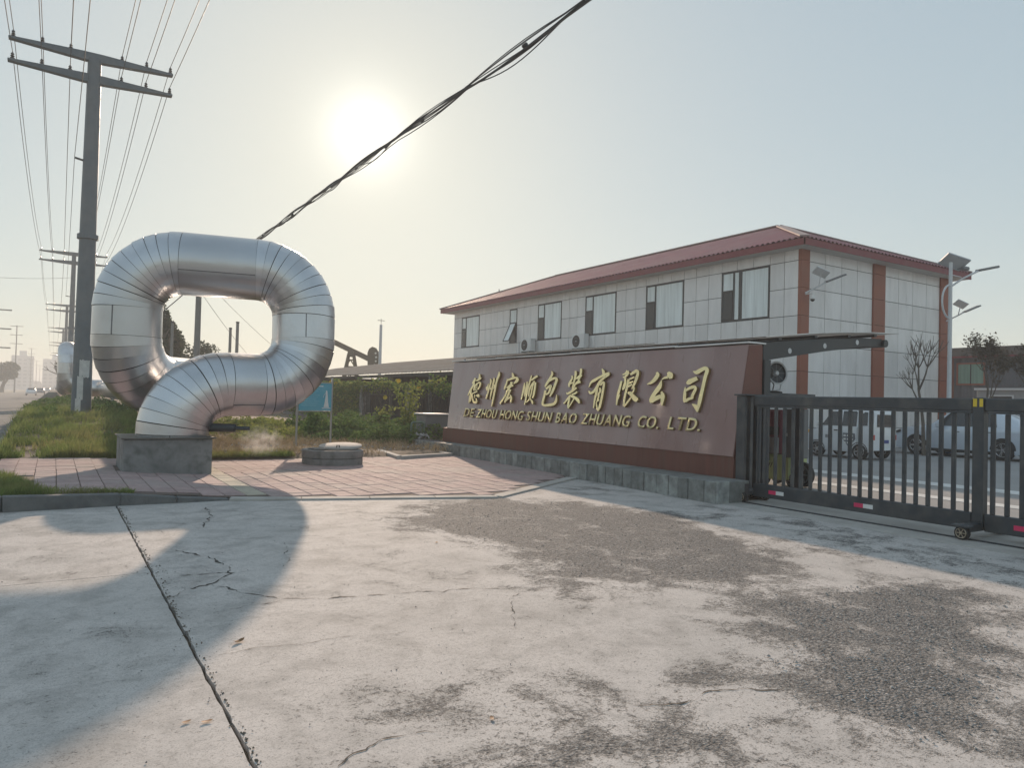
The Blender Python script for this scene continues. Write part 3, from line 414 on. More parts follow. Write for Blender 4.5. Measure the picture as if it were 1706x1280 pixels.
# ---- concrete apron, two cast slabs with an open joint at x = .755
def apron_mat():
    m = bpy.data.materials.new('apron_concrete'); m.use_nodes = True
    n, l = m.node_tree.nodes, m.node_tree.links
    b = n['Principled BSDF']; b.inputs['Roughness'].default_value = .85; b.inputs['Specular IOR Level'].default_value = .25
    geo = n.new('ShaderNodeNewGeometry')
    at = n.new('ShaderNodeAttribute'); at.attribute_name = 'wear'
    def noise(scale, detail=6, rough=.6, dist=0.0):
        t = n.new('ShaderNodeTexNoise'); t.inputs['Scale'].default_value = scale; t.inputs['Detail'].default_value = detail
        t.inputs['Roughness'].default_value = rough; t.inputs['Distortion'].default_value = dist
        l.new(geo.outputs['Position'], t.inputs['Vector']); return t.outputs['Fac']
    def math_(op, a, bb):
        t = n.new('ShaderNodeMath'); t.operation = op
        for i, s in enumerate((a, bb)):
            if isinstance(s, (int, float)): t.inputs[i].default_value = s
            else: l.new(s, t.inputs[i])
        return t.outputs[0]
    def rng_(s, a, bb, c, d, smooth=True):
        t = n.new('ShaderNodeMapRange')
        if smooth: t.interpolation_type = 'SMOOTHSTEP'
        for i, v in enumerate((a, bb, c, d)): t.inputs[i+1].default_value = v
        l.new(s, t.inputs[0]); return t.outputs[0]
    def mix(f, a, bb):
        t = n.new('ShaderNodeMix'); t.data_type = 'RGBA'
        if isinstance(f, (int, float)): t.inputs[0].default_value = f
        else: l.new(f, t.inputs[0])
        for i, s in ((6, a), (7, bb)):
            if isinstance(s, tuple): t.inputs[i].default_value = (*s, 1)
            else: l.new(s, t.inputs[i])
        return t.outputs[2]
    big, mid, fine, grit = noise(.5, 5), noise(2.2, 8, .65, .4), noise(26, 6, .7), noise(95, 3, .7)
    base = mix(rng_(big, .35, .65, 0, 1), (.60, .565, .54), (.53, .505, .485))
    base = mix(rng_(mid, .40, .68, 0, .7), base, (.33, .315, .30))
    base = mix(rng_(noise(6, 8, .7, .6), .5, .75, 0, .6), base, (.29, .28, .265))
    base = mix(rng_(fine, .50, .72, 0, .6), base, (.27, .26, .245))
    base = mix(rng_(grit, .52, .64, 0, .55), base, (.24, .23, .22))
    pits = rng_(noise(30, 5, .8), .58, .68, 0, 1)
    base = mix(math_('MULTIPLY', pits, .6), base, (.13, .125, .12))
    base = mix(rng_(grit, .40, .30, 0, .45), base, (.62, .60, .57))
    # worn patches: aggregate laid bare, with a ragged border
    w = math_('ADD', at.outputs['Fac'], math_('MULTIPLY', math_('SUBTRACT', mid, .5), 2.3))
    w = math_('ADD', w, math_('MULTIPLY', math_('SUBTRACT', noise(.9, 6, .7, 1.2), .5), 1.6))
    w = math_('ADD', w, math_('MULTIPLY', math_('SUBTRACT', grit, .5), 1.3))
    w = math_('ADD', w, math_('MULTIPLY', math_('SUBTRACT', fine, .5), 1.6))
    worn = rng_(w, .38, .95, 0, 1)
    vor = n.new('ShaderNodeTexVoronoi'); vor.inputs['Scale'].default_value = 62
    l.new(geo.outputs['Position'], vor.inputs['Vector'])
    rough_ = noise(34, 8, .85); rough2 = noise(9, 6, .7)
    peb = mix(rng_(rough_, .38, .62, 0, 1), (.05, .051, .055), (.40, .395, .385))
    peb = mix(rng_(rough2, .4, .65, 0, .6), peb, (.16, .16, .16))
    peb = mix(rng_(vor.outputs['Distance'], .35, .7, 0, .6), peb, (.07, .07, .07))
    hue = n.new('ShaderNodeMix'); hue.data_type = 'RGBA'; hue.blend_type = 'MULTIPLY'; hue.inputs[0].default_value = .7
    l.new(peb, hue.inputs[6])
    sep = n.new('ShaderNodeSeparateColor'); l.new(vor.outputs['Color'], sep.inputs[0])
    cmb = n.new('ShaderNodeCombineColor')
    rr = rng_(sep.outputs[0], 0, 1, .3, 1.5, False)
    for i in range(3): l.new(rr, cmb.inputs[i])
    l.new(cmb.outputs[0], hue.inputs[7])
    col = mix(math_('MULTIPLY', worn, .96), base, hue.outputs[2])
    l.new(col, b.inputs['Base Color'])
    # relief
    h = math_('MULTIPLY', fine, .10)
    h = math_('ADD', h, math_('MULTIPLY', grit, .06))
    pebh = math_('MULTIPLY', math_('MULTIPLY', vor.outputs['Distance'], -1.0), worn)
    h = math_('ADD', h, math_('MULTIPLY', pebh, .7))
    h = math_('ADD', h, math_('MULTIPLY', worn, -.25))
    h = math_('ADD', h, math_('MULTIPLY', pits, -.12))
    bp = n.new('ShaderNodeBump'); bp.inputs['Strength'].default_value = .8; bp.inputs['Distance'].default_value = .018
    l.new(h, bp.inputs['Height']); l.new(bp.outputs[0], b.inputs['Normal'])
    return m
M_APRON = apron_mat()
PATCH = {
 'A': (1.0, [(3.669,8.673),(4.576,9.727),(5.791,10.092),(6.25,9.402),(6.84,8.958),(7.34,8.288),(7.561,7.29),(6.757,5.759),(6.68,4.899),(5.854,4.29),(4.77,4.243),(4.45,4.621),(4.114,5.017),(3.722,5.329),(4.007,6.002),(3.946,6.851),(3.705,7.532)]),
 'A2': (.42, [(8.95,8.0),(8.95,5.7),(8.95,3.3),(7.224,3.022),(7.007,3.995),(6.772,5.194),(7.408,6.818)]),
 'B': (1.05, [(3.71,3.098),(4.178,3.39),(4.551,4.047),(5.38,3.94),(6.755,3.851),(6.878,2.877),(3.645,1.518),(3.51,1.715),(3.376,2.06),(3.306,2.409)]),
 'S': (.9, [(3.474,5.102),(3.874,5.134),(3.885,4.58),(3.436,4.705)]),
 'C': (.48, [(1.134,2.919),(1.394,3.223),(1.978,3.391),(2.655,3.218),(3.59,3.042),(3.222,2.454),(3.159,1.2),(1.2,1.2)]),
 'D': (.4, [(8.7,10.8),(7.6,10.6),(7.2,9.9),(8.2,9.6)]),
}
def poly_sd(P, poly):
    """signed distance (inside > 0) from points to polygon"""
    P = np.asarray(P); d = np.full(len(P), 1e9); ins = np.zeros(len(P), bool)
    n = len(poly)
    for i in range(n):
        a = np.array(poly[i]); b = np.array(poly[(i+1) % n]); ab = b-a
        t = np.clip(((P-a)@ab)/(ab@ab), 0, 1)
        d = np.minimum(d, np.linalg.norm(P-(a+t[:, None]*ab), axis=1))
        c = ((a[1] > P[:, 1]) != (b[1] > P[:, 1]))
        with np.errstate(divide='ignore', invalid='ignore'):
            xs = a[0]+(P[:, 1]-a[1])*(b[0]-a[0])/(b[1]-a[1])
        ins ^= c & (P[:, 0] < xs)
    return np.where(ins, d, -d)
def slab(name, xl, xr, y0, y1, step, parent, jag_l=False, jag_r=False, z=0.0):
    ny = int((y1-y0)/step)+1; nx = int((xr-xl)/step)+1
    Y = np.linspace(y0, y1, ny); T = np.linspace(0, 1, nx)
    V = np.zeros((ny, nx, 3))
    for j, y in enumerate(Y):
        l = xl; r = xr
        if jag_l: l += .012 + .022*max(0, nz(0, y, 3.1)) + .014*nz(5, y, 14) + .05*max(0, nz(9, y, .9))**2
        if jag_r: r += -.006 + .012*nz(3, y, 12)
        V[j, :, 0] = l+(r-l)*T; V[j, :, 1] = y
    for j in range(ny):
        for i in range(nx):
            V[j, i, 2] = z + .006*nz(V[j, i, 0], V[j, i, 1], .6)
    V = V.reshape(-1, 3)
    idx = np.arange(ny*nx).reshape(ny, nx)
    F = np.stack([idx[:-1, :-1], idx[:-1, 1:], idx[1:, 1:], idx[1:, :-1]], -1).reshape(-1, 4)
    # skirts so that the slab has an edge
    edge = np.concatenate([idx[0], idx[1:, -1], idx[-1, -2::-1], idx[-2:0:-1, 0]])
    W = V[edge].copy(); W[:, 2] -= .06
    k = len(V); m = len(edge); V2 = np.vstack([V, W])
    S = np.array([[edge[q], edge[(q+1) % m], k+(q+1) % m, k+q] for q in range(m)])[:, ::-1]
    o = fastmesh(name, V2, np.vstack([F, S]), M_APRON, parent)
    wear = np.zeros(len(V2))
    for amp, poly in PATCH.values():
        sd = poly_sd(V2[:, :2], poly)
        wear = np.maximum(wear, amp*np.clip(.5+sd/1.0, 0, 1))
    at = o.data.attributes.new('wear', 'FLOAT', 'POINT'); at.data.foreach_set('value', wear.astype(np.float32))
    return o
apron = struct('concrete_apron')
slab('slab', .755, 8.95, -3, 11.9, .07, apron, jag_l=True)
slab('slab', -1.2, .755, 6.912, 11.9, .1, apron, jag_r=True)
slab('slab', -6, .755, -3, 6.9, .1, apron, jag_r=True)
slab('slab', -6, -1.21, 6.915, 11.9, .3, apron)
slab('slab', -6, 8.95, -30, -3.02, 1.0, apron)
G().box((.5, -3, -.14), (1.1, 11.8, -.03)).build('joint_soil', M_SOIL, apron); G().box((-1.19, 6.7, -.14), (.5, 7.1, -.03)).build('joint_soil', M_SOIL, apron)
# cracks: thin ragged grooves of dirt on the slab faces
CRACKS = [(.010,[(1.803,10.535),(1.722,9.751),(1.503,8.921)]),(.014,[(1.011,7.865),(1.188,7.478),(1.339,7.122),(1.373,6.84),(1.291,6.513),(1.116,6.266),(.922,6.158),(.75,5.96)]),
 (.007,[(1.126,6.325),(1.276,5.923),(1.507,5.579),(1.75,5.475),(2.054,5.398),(2.44,5.362),(2.712,5.267),(3.097,5.159),(3.419,5.021)]),(.005,[(1.095,5.441),(1.321,5.53),(1.519,5.537)]),
 (.004,[(3.278,4.986),(3.004,4.733),(2.828,4.394),(2.66,4.106)]),(.003,[(.811,4.572),(1.169,4.559),(1.729,4.522),(2.112,4.433)]),
 (.006,[(2.545,2.84),(2.796,2.753),(3.038,2.772),(3.289,2.701),(3.483,2.578)]),(.005,[(2.092,7.699),(1.965,7.113),(1.795,6.638)]),(.012,[(.944,6.636),(1.186,6.682),(1.365,6.595)]),
 (.005,[(1.047,2.967),(1.312,3.095),(1.651,3.045)]),(.003,[(1.495,8.148),(1.961,8.045),(2.694,7.867),(3.678,7.965)]),(.004,[(1.722,9.751),(2.3,9.6),(3.0,9.75)])]
M_CRACK = mat('crack_dirt', (.055, .052, .045), .95, var=.3, scale=20)
for wd, pl in CRACKS:
    pts = []
    for (a, b), (c, d) in zip(pl[:-1], pl[1:]):
        k = max(3, int(math.hypot(c-a, d-b)/.022))
        pts += [(a+(c-a)*t/k, b+(d-b)*t/k) for t in range(k)]
    pts.append(pl[-1])
    V, F = [], []
    for i, (x, y) in enumerate(pts):
        e = min(i, len(pts)-1-i)/len(pts)
        x += .05*nz(x, y, 4, 3)+.03*nz(x, y, 13, 3)+.014*nz(x, y, 40, 1); y += .05*nz(x, y, 4, 7)+.03*nz(x, y, 13, 7)+.014*nz(x, y, 40, 5)
        x0, y0 = pts[max(0, i-1)]; x1, y1 = pts[min(len(pts)-1, i+1)]
        L = math.hypot(x1-x0, y1-y0)+1e-6; nx_, ny_ = -(y1-y0)/L, (x1-x0)/L
        w = wd*min(1, e*8+.1)*max(.08, .55+1.5*nz(x, y, 7, 2)+.8*nz(x, y, 25, 2))
        z = .0085+.006*nz(x, y, .6)
        V += [(x+nx_*w, y+ny_*w, z-.005), (x-nx_*w, y-ny_*w, z-.005)]
        if i: F.append((2*i-2, 2*i-1, 2*i+1, 2*i))
    fastmesh('crack', V, F, M_CRACK, apron)
# soil and crumbs gathered along the joint and on the worn patches
def stones(name, pts, sizes, m, kind='stuff'):
    base = np.array([(1,0,0),(0,1,0),(-1,0,0),(0,-1,0),(0,0,.8),(0,0,-.3)], float)
    fc = np.array([(0,1,4),(1,2,4),(2,3,4),(3,0,4),(1,0,5),(2,1,5),(3,2,5),(0,3,5)])
    n = len(pts); a = rng.random(n)*6.28
    sc = np.array(sizes)[:, None]*(.6+.8*rng.random((n, 3)))
    V = base[None]*sc[:, None, :]*(.75+.5*rng.random((n, 6, 1)))
    ca, sa = np.cos(a)[:, None], np.sin(a)[:, None]
    X = V[..., 0]*ca-V[..., 1]*sa; Y = V[..., 0]*sa+V[..., 1]*ca
    V = np.stack([X, Y, V[..., 2]], -1)+np.array(pts)[:, None, :]
    F = fc[None]+(np.arange(n)*6)[:, None, None]
    return fastmesh(name, V.reshape(-1, 3), F.reshape(-1, 3), m, None, kind)
def in_patch(keys, n, box):
    x0, x1, y0, y1 = box; out = []
    P = np.stack([rng.uniform(x0, x1, n), rng.uniform(y0, y1, n)], 1)
    d = np.full(n, -9.)
    for k in keys: d = np.maximum(d, poly_sd(P, PATCH[k][1]))
    keep = np.array([d[i]+.35*nz(P[i, 0], P[i, 1], 2.3, 4) > .02 + .25*rng.random() for i in range(n)])
    return P[keep]
P = in_patch('B', 1500, (3.0, 7.0, 1.4, 4.1))
z = [(x, y, .004) for x, y in P]
o = stones('loose_gravel', z, rng.uniform(.003, .011, len(z)), M_PEB); tag(o, 'grey loose gravel on the worn concrete by the gate side', 'gravel')
P = in_patch('AB', 2500, (3.0, 7.7, 1.4, 10.2)); z = [(x, y, .004) for x, y in P]
o = stones('dark_gravel', z, rng.uniform(.003, .009, len(z)), M_PEBD); tag(o, 'dark crumbs of broken aggregate strewn over the worn concrete', 'gravel')
z = []
for _ in range(900):
    y = rng.uniform(2.8, 10.8); 
    k = .025 if not (4.6 < y < 5.0 or 6.5 < y < 7.2) else .10
    z.append((.765+abs(rng.normal(0, k*.6))*(1 if rng.random() < .8 else -1)+.01, y, rng.uniform(-.01, .006)))
o = stones('joint_crumbs', z, rng.uniform(.003, .009, len(z)), mat('soil_crumb', (.14, .12, .095), .95, var=.4, scale=20)); tag(o, 'brown soil crumbs filling the long slab joint', 'soil')
z = [(rng.uniform(-.3, 8.5), rng.uniform(2, 10.5), .004) for _ in range(900)]
o = stones('apron_grit', z, rng.uniform(.002, .006, len(z)), M_PEBD); tag(o, 'fine dark grit scattered over the pale concrete', 'grit')

# ---- gate strip, rail and yard
strip = struct('gate_strip')
for y0, y1 in ((-9, -3.02), (-3, 2.98), (3, 8.1)):
    G().box((8.97, y0, -.1), (10.9, y1, .002)).build('strip_slab', M_EDGE, strip, bevel=.006)
r_ = G().box((9.43, -9, .002), (9.47, 8.0, .018)).build('ground_rail', M_DARKSTEEL); tag(r_, 'thin black steel rail set in the pale strip under the gate wheels', 'rail')
yard = struct('yard')
M_YARD = mat('yard_concrete', (.34, .335, .33), .85, var=.12, scale=1.2, bump=.2, dirt=(.26, .25, .24), dirt_scale=.6, dirt_amt=.6)
G().quad((10.9, -25, -.006), (80, -25, -.006), (80, 60, -.006), (10.9, 60, -.006)).build('yard_slab', M_YARD, yard)
for x0, x1 in ((13.3, 13.75), (15.6, 16.3)):
    G().box((x0, -12, -.004), (x1, 11.5, .002)).build('yard_line', M_STRIPE, yard)

# ---- pavement of square pavers
pave = struct('pavement')
S = .30
def front_y(x):
    if x < 1.75: return 11.35
    if x < 6.0: return 11.30-(x-1.75)*.30
    return 10.05+(x-6.0)*.66
def back_y(x): return 17.25
pl_me = {}
def paver_mesh(key, m):
    g = G().box((-S/2+.006, -S/2+.006, -.05), (S/2-.006, S/2-.006, 0))
    o = g.build('paver', m, None, bevel=.006); me = o.data; bpy.data.objects.remove(o); return me
ME_P, ME_Y = paver_mesh('p', M_PAVER), paver_mesh('y', M_PAVER_Y)
PW, PL = .30, .30
cells = []
for i in range(0, 34):
    x = -.82+PW*i+PW/2
    for j in range(0, 26):
        y = 9.8+PL*j+PL/2
        if y-PL/2 < front_y(x) or y+PL/2 > back_y(x)+.2: continue
        if x > 9.05 - (0 if y > 12 else .0): continue
        if x < -.1 and y < 13.9: continue          # grass corner
        if 1.12 < x < 2.48 and 14.55 < y < 15.85: continue
        cells.append((x, y))
cells.sort(key=lambda c: c[0]**2+c[1]**2)
for k, (x, y) in enumerate(cells[:300]):
    me = ME_Y if 2.5 < x < 2.85 else ME_P
    o = bpy.data.objects.new('paver', me); COL.objects.link(o); o.parent = pave
    o.location = (x, y, pave_h(x, y)+rnd.uniform(-.003, .003))
    o.rotation_euler = (rnd.uniform(-.006, .006), math.atan((pave_h(x-.1, y)-pave_h(x+.1, y))/.2)+rnd.uniform(-.006, .006), rnd.uniform(-.01, .01))
g = G(); gy = G()
for x, y in cells[300:]:
    z = pave_h(x, y)+rnd.uniform(-.003, .003)
    (gy if 2.5 < x < 2.85 else g).box((x-PW/2+.004, y-PL/2+.004, z-.05), (x+PW/2-.004, y+PL/2-.004, z))
g.build('paver_field', M_PAVER, pave, kind='stuff'); gy.build('tactile_field', M_PAVER_Y, pave, kind='stuff')
# bedding under the pavers
g = G()
for i in range(34):
    x0 = -1+.3*i; x1 = x0+.3
    g.quad((x0, max(10.0, front_y(x0)), pave_h(x0, 0)-.014), (x1, max(10.0, front_y(x1)), pave_h(x1, 0)-.014), (x1, 18.6, pave_h(x1, 0)-.014), (x0, 18.6, pave_h(x0, 0)-.014))
g.build('paver_bed', mat('paver_joint', (.13, .10, .085), .95, var=.2), pave)
# edging: flush concrete band along the front
g = G()
def band(pts, w, z0, z1, name, m, parent, bevel=.006):
    for (a, b), (c, d) in zip(pts[:-1], pts[1:]):
        L = math.hypot(c-a, d-b); nx_, ny_ = -(d-b)/L*w/2, (c-a)/L*w/2
        k = max(1, round(L/.9))
        for t in range(k):
            p = (a+(c-a)*t/k+(c-a)/L*.003, b+(d-b)*t/k+(d-b)/L*.003); q = (a+(c-a)*(t+1)/k-(c-a)/L*.003, b+(d-b)*(t+1)/k-(d-b)/L*.003)
            gg = G()
            h = lambda u: z1(u) if callable(z1) else z1
            i = 0
            vs = [(p[0]-nx_, p[1]-ny_), (q[0]-nx_, q[1]-ny_), (q[0]+nx_, q[1]+ny_), (p[0]+nx_, p[1]+ny_)]
            gg.v = [(x, y, z0) for x, y in vs]+[(x, y, h((x, y))) for x, y in vs]
            gg.f = [(3,2,1,0),(4,5,6,7),(0,1,5,4),(1,2,6,5),(2,3,7,6),(3,0,4,7)]
            gg.build(name, m, parent, bevel=bevel)
band([(2.2, 11.06), (6.0, 9.93), (8.9, 11.82)], .22, -.1, lambda p: pave_h(p[0], 0)-.004, 'edging_slab', M_EDGE, pave)
kerb = struct('kerb')
band([(-2.6, 10.98), (-.5, 11.0), (.8, 11.12), (2.2, 11.13)], .16, -.12, lambda p: .195-.02*0 if p[0] < .4 else max(.02, .195-.105*(p[0]-.4)), 'kerb_stone', M_KERBD, kerb, .012)
band([(-1.09, 11.2), (-1.09, 60)], .18, -.12, lambda p: .16, 'kerb_stone', M_KERB, kerb, .012)
G().box((-1.18, 60.0, -.12), (-1.0, 900, .16)).build('kerb_run', M_KERB, kerb)

# ---- verge and planted bed terrain
xs = np.concatenate([np.arange(-1.0, 13.01, .35)]); ysv = np.concatenate([np.arange(17.4, 34, .4), np.arange(34, 160, 3), np.arange(160, 900, 60)])
V = np.array([(x, y, vground(x, y) if y > 17.5 else -.02) for y in ysv for x in xs])
nx_ = len(xs); idx = np.arange(len(V)).reshape(len(ysv), nx_)
F = np.stack([idx[:-1, :-1], idx[:-1, 1:], idx[1:, 1:], idx[1:, :-1]], -1).reshape(-1, 4)
o = fastmesh('verge', V, F, M_SOIL, None, 'structure', True)
G().quad((-1.0, 11.06, .13), (-.08, 11.2, .13), (-.08, 13.92, .13), (-1.0, 13.92, .13)).build('verge_corner', M_SOIL, kind='structure')

# ================================================================== STEAM PIPE LOOP
M_SEAM2 = mat('lap_bead', (.22, .22, .23), .5, .8)
def pipe_route(pts, rad):
    """-> list of ('s', p, q) and ('e', centre, start, axis, angle, tangent) pieces along a route of corner points"""
    pts = [Vector(p) for p in pts]; out = []; cur = pts[0]
    for k in range(1, len(pts)-1):
        a = (pts[k]-pts[k-1]).normalized(); b = (pts[k+1]-pts[k]).normalized()
        ang = a.angle(b); t = rad*math.tan(ang/2)
        s = pts[k]-a*t
        if (s-cur).length > .03: out.append(('s', cur, s))
        ax = a.cross(b).normalized(); c = s+ax.cross(a)*rad
        out.append(('e', c, s, ax, ang, a)); cur = pts[k]+b*t
    out.append(('s', cur, pts[-1])); return out
def ring(p, t, r, ref, n):
    t = t.normalized(); u = (ref-t*ref.dot(t))
    u = u.normalized(); w = t.cross(u)
    return [tuple(p+(u*math.cos(2*math.pi*j/n)+w*math.sin(2*math.pi*j/n))*r) for j in range(n)]
def sleeve(name, rings, m, parent, n):
    g = G()
    for rg in rings: g.v += rg
    for k in range(len(rings)-1):
        for j in range(n):
            a = k*n+j; b = k*n+(j+1) % n; g.f.append((a, b, b+n, a+n))
    return g.build(name, m, parent, smooth=True)
def clad_pipe(pts, r, bend, parent, n=40, gores=10, sheet=1.5, gap=.008, core=True, prefix=''):
    route = pipe_route(pts, bend); corepts = []
    ref = Vector((.31, .83, .47))
    for pc in route:
        if pc[0] == 's':
            _, p, q = pc; d = (q-p); L = d.length; d.normalize(); k = max(1, round(L/sheet))
            corepts += [(p, d), (q, d)]
            for i in range(k):
                a = p+d*(L*i/k+gap/2); b = p+d*(L*(i+1)/k-gap/2)
                rr = r*(1+rnd.uniform(-.004, .004))
                if n > 30:
                    for an in (.6, 3.3):
                        u_ = (ref-d*ref.dot(d)).normalized(); w_ = d.cross(u_); e_ = (u_*math.cos(an)+w_*math.sin(an))*(rr+.004)
                        G().beam(a+e_, b+e_, .02, .008, e_).build('lap_seam', M_SEAM2, parent)
                sleeve('cladding_sheet', [ring(a, d, rr-.012, ref, n), ring(a, d, rr, ref, n), ring(b, d, rr+.004, ref, n), ring(b, d, rr-.012, ref, n)], M_ALU, parent, n)
        else:
            _, c, s, ax, ang, a0 = pc; v = s-c; k = max(2, round(gores*ang/(math.pi/2)))
            for i in range(k):
                def st(an, off=0):
                    m_ = Matrix.Rotation(an, 3, ax); return c+m_@v, m_@a0
                ga = gap/2/(v.length)
                p, tp = st(ang*i/k+ga); q, tq = st(ang*(i+1)/k-ga)
                corepts.append((p, tp))
                rr = r*(1+rnd.uniform(-.006, .010))
                jt = lambda v: (v+Vector((rnd.uniform(-1, 1), rnd.uniform(-1, 1), rnd.uniform(-1, 1)))*.009).normalized()
                tp, tq = jt(tp), jt(tq)
                # gore pieces are straight between mitre planes: slight polygon as in sheet-metal elbows
                sleeve('cladding_gore', [ring(p, tp, rr-.012, ref, n), ring(p, tp, rr+.002, ref, n), ring(q, tq, rr+.008, ref, n), ring(q, tq, rr-.012, ref, n)], M_ALU, parent, n)
            corepts.append((q, tq))
    if core:
        sleeve('insulation_core', [ring(p, t, r-.014, ref, 28) for p, t in corepts], M_SEAM, parent, 28)
loop = thing('pipe_loop', 'huge silver sheet-metal clad pipe bent into an upright loop on a concrete block', 'pipe', (1.93, 15.1, .7))
clad_pipe([(1.93, 15.1, .70), (1.93, 15.1, 1.69), (4.42, 15.3, 1.74), (4.42, 15.42, 4.11), (1.2, 16.35, 4.15), (1.2, 16.4, 1.66), (3.2, 17.9, 1.64), (3.2, 57, 1.60)], .63, .97, loop)
# drain spout on the near elbow
sp = G().tube([(2.42, 15.0, .86), (2.62, 14.9, .87), (2.98, 14.72, .87)], [.075, .085, .08], 14).build('drain_spout', M_DARKSTEEL, loop, smooth=True)
G().tube([(2.98, 14.72, .87), (3.22, 14.6, .865)], .04, 10).build('spout_tip', M_DARKSTEEL, sp, smooth=True)
far_loop = thing('far_pipe_loop', 'distant silver pipe loop standing behind the large utility pole', 'pipe', (3.2, 57, 1.6))
clad_pipe([(3.2, 57, 1.60), (3.2, 60, 1.6), (.75, 60, 1.6), (.75, 60, 4.3), (.75, 64, 4.3), (.75, 64, 1.6), (.75, 190, 1.6)], .6, .97, far_loop, n=20, gores=4, sheet=6)
plinth = thing('plinth', 'grey weathered concrete block carrying the foot of the pipe loop', 'plinth', (1.8, 15.1, 0))
g = G().box((1.06, 14.42, -.05), (2.53, 15.92, .685)); g.build('plinth_block', M_PLINTH, plinth, bevel=.02)
G().box((1.02, 14.38, .686), (2.60, 15.96, .702)).build('plate', mat('plate_rust', (.16, .15, .13), .6, .4, var=.3), plinth)
for y in (23, 29, 38, 48):
    s_ = thing('pipe_saddle', 'small pale concrete saddle under the long silver pipe, %s from the loop' % {23: 'first', 29: 'second', 38: 'third', 48: 'fourth'}[y], 'support', (3.2, y, 0), 'pipe saddles')
    G().box((2.75, y-.18, -.1), (3.65, y+.18, .45)).build('footing', M_KERB, s_, bevel=.015)
    for x in (2.85, 3.45): G().box((x, y-.1, .45), (x+.12, y+.1, 1.1)).build('leg', M_COPING, s_)
    G().box((2.78, y-.14, .98), (3.62, y+.14, 1.03)).build('cradle', M_GALV, s_)

# steam from the spout: a small real puff of vapour
def steam():
    m = bpy.data.materials.new('steam'); m.use_nodes = True
    n, l = m.node_tree.nodes, m.node_tree.links; n.clear()
    out = n.new('ShaderNodeOutputMaterial'); pv = n.new('ShaderNodeVolumePrincipled')
    pv.inputs['Color'].default_value = (.95, .95, .95, 1); pv.inputs['Anisotropy'].default_value = .3
    tc = n.new('ShaderNodeTexCoord'); gr = n.new('ShaderNodeTexGradient'); gr.gradient_type = 'SPHERICAL'
    l.new(tc.outputs['Object'], gr.inputs[0])
    t = n.new('ShaderNodeTexNoise'); t.inputs['Scale'].default_value = 3.2; t.inputs['Detail'].default_value = 5
    l.new(tc.outputs['Object'], t.inputs['Vector'])
    mr = n.new('ShaderNodeMapRange'); mr.inputs[1].default_value = .42; mr.inputs[2].default_value = .75; mr.inputs[4].default_value = 5
    l.new(t.outputs['Fac'], mr.inputs[0])
    mm = n.new('ShaderNodeMath'); mm.operation = 'MULTIPLY'; l.new(mr.outputs[0], mm.inputs[0]); l.new(gr.outputs[1], mm.inputs[1])
    l.new(mm.outputs[0], pv.inputs['Density']); l.new(pv.outputs[0], out.inputs['Volume'])
    g = G(); prof = [(math.sin(math.pi*i/10), -math.cos(math.pi*i/10)) for i in range(11)]
    g.lathe(prof, (0, 0, 0), n=16)
    o = g.build('steam_puff', m, kind='stuff', smooth='all'); o.scale = (.46, .34, .36); o.location = (3.42, 14.55, .66)
    tag(o, 'thin white puff of steam drifting from the drain spout', 'steam')
steam()

# ================================================================== POWER POLES AND WIRES
ARM_X = (-2.42, -1.58, -.74, .86, 1.66, 2.46)
def insulator(c, parent, n=8):
    x, y, z = c
    return G().lathe([(0, 0), (.03, 0), (.03, .05), (.075, .06), (.03, .10), (.07, .12), (.03, .17), (.06, .19), (.025, .25), (0, .26)], (x, y, z), n=n).build('insulator', M_INSUL, parent, smooth=True)
def power_pole(x, y, z0, ztop, r0, r1, label, detail=True, name='utility_pole'):
    t = thing(name, label, 'utility pole', (x, y, z0), 'line poles along the road')
    k = 8; n = 20 if detail else 10
    G().tube([(x, y, z0-.4+(ztop-z0+.4)*i/k) for i in range(k+1)], [r0+(r1-r0)*i/k for i in range(k+1)], n).build('pole_shaft', M_STEELPOLE, t, smooth=True)
    zc = z0+(ztop-z0)*.5; rc = r0+(r1-r0)*.5
    G().lathe([(rc, -.09), (rc+.07, -.08), (rc+.07, .08), (rc, .09)], (x, y, zc), n=n).build('collar', M_STEELPOLE, t)
    for za in (ztop+.05, ztop-.72):
        g = G()
        g.prism([(x-2.55, za-.02), (x-.3, za-.16), (x+.3, za-.16), (x+2.55, za-.02), (x+2.55, za+.06), (x+.3, za+.14), (x-.3, za+.14), (x-2.55, za+.06)], y-.12, y+.12, 'y')
        a = g.build('crossarm', M_STEELPOLE, t, bevel=.01 if detail else 0)
        for dx in ARM_X: insulator((x+dx, y, za+.06), a, 8 if detail else 5)
    G().beam((x-.1, y, z0+(ztop-z0)*.71), (x-.5, y-.05, z0+(ztop-z0)*.715), .06, .06).build('side_bracket', M_DARKSTEEL, t)
    return t
PX = .84
POLES = [(PX, -14, .2, 13.4), (PX, 30, .55, 13.35), (1.1, 74, .4, 13.2), (1.2, 121, .3, 13.2), (1.2, 168, .3, 13.2), (1.1, 222, .3, 13.2), (1.1, 290, .3, 13.2)]
p = power_pole(*POLES[1], .32, .215, 'tall near steel utility pole with two crossarms beside the silver pipe loop')
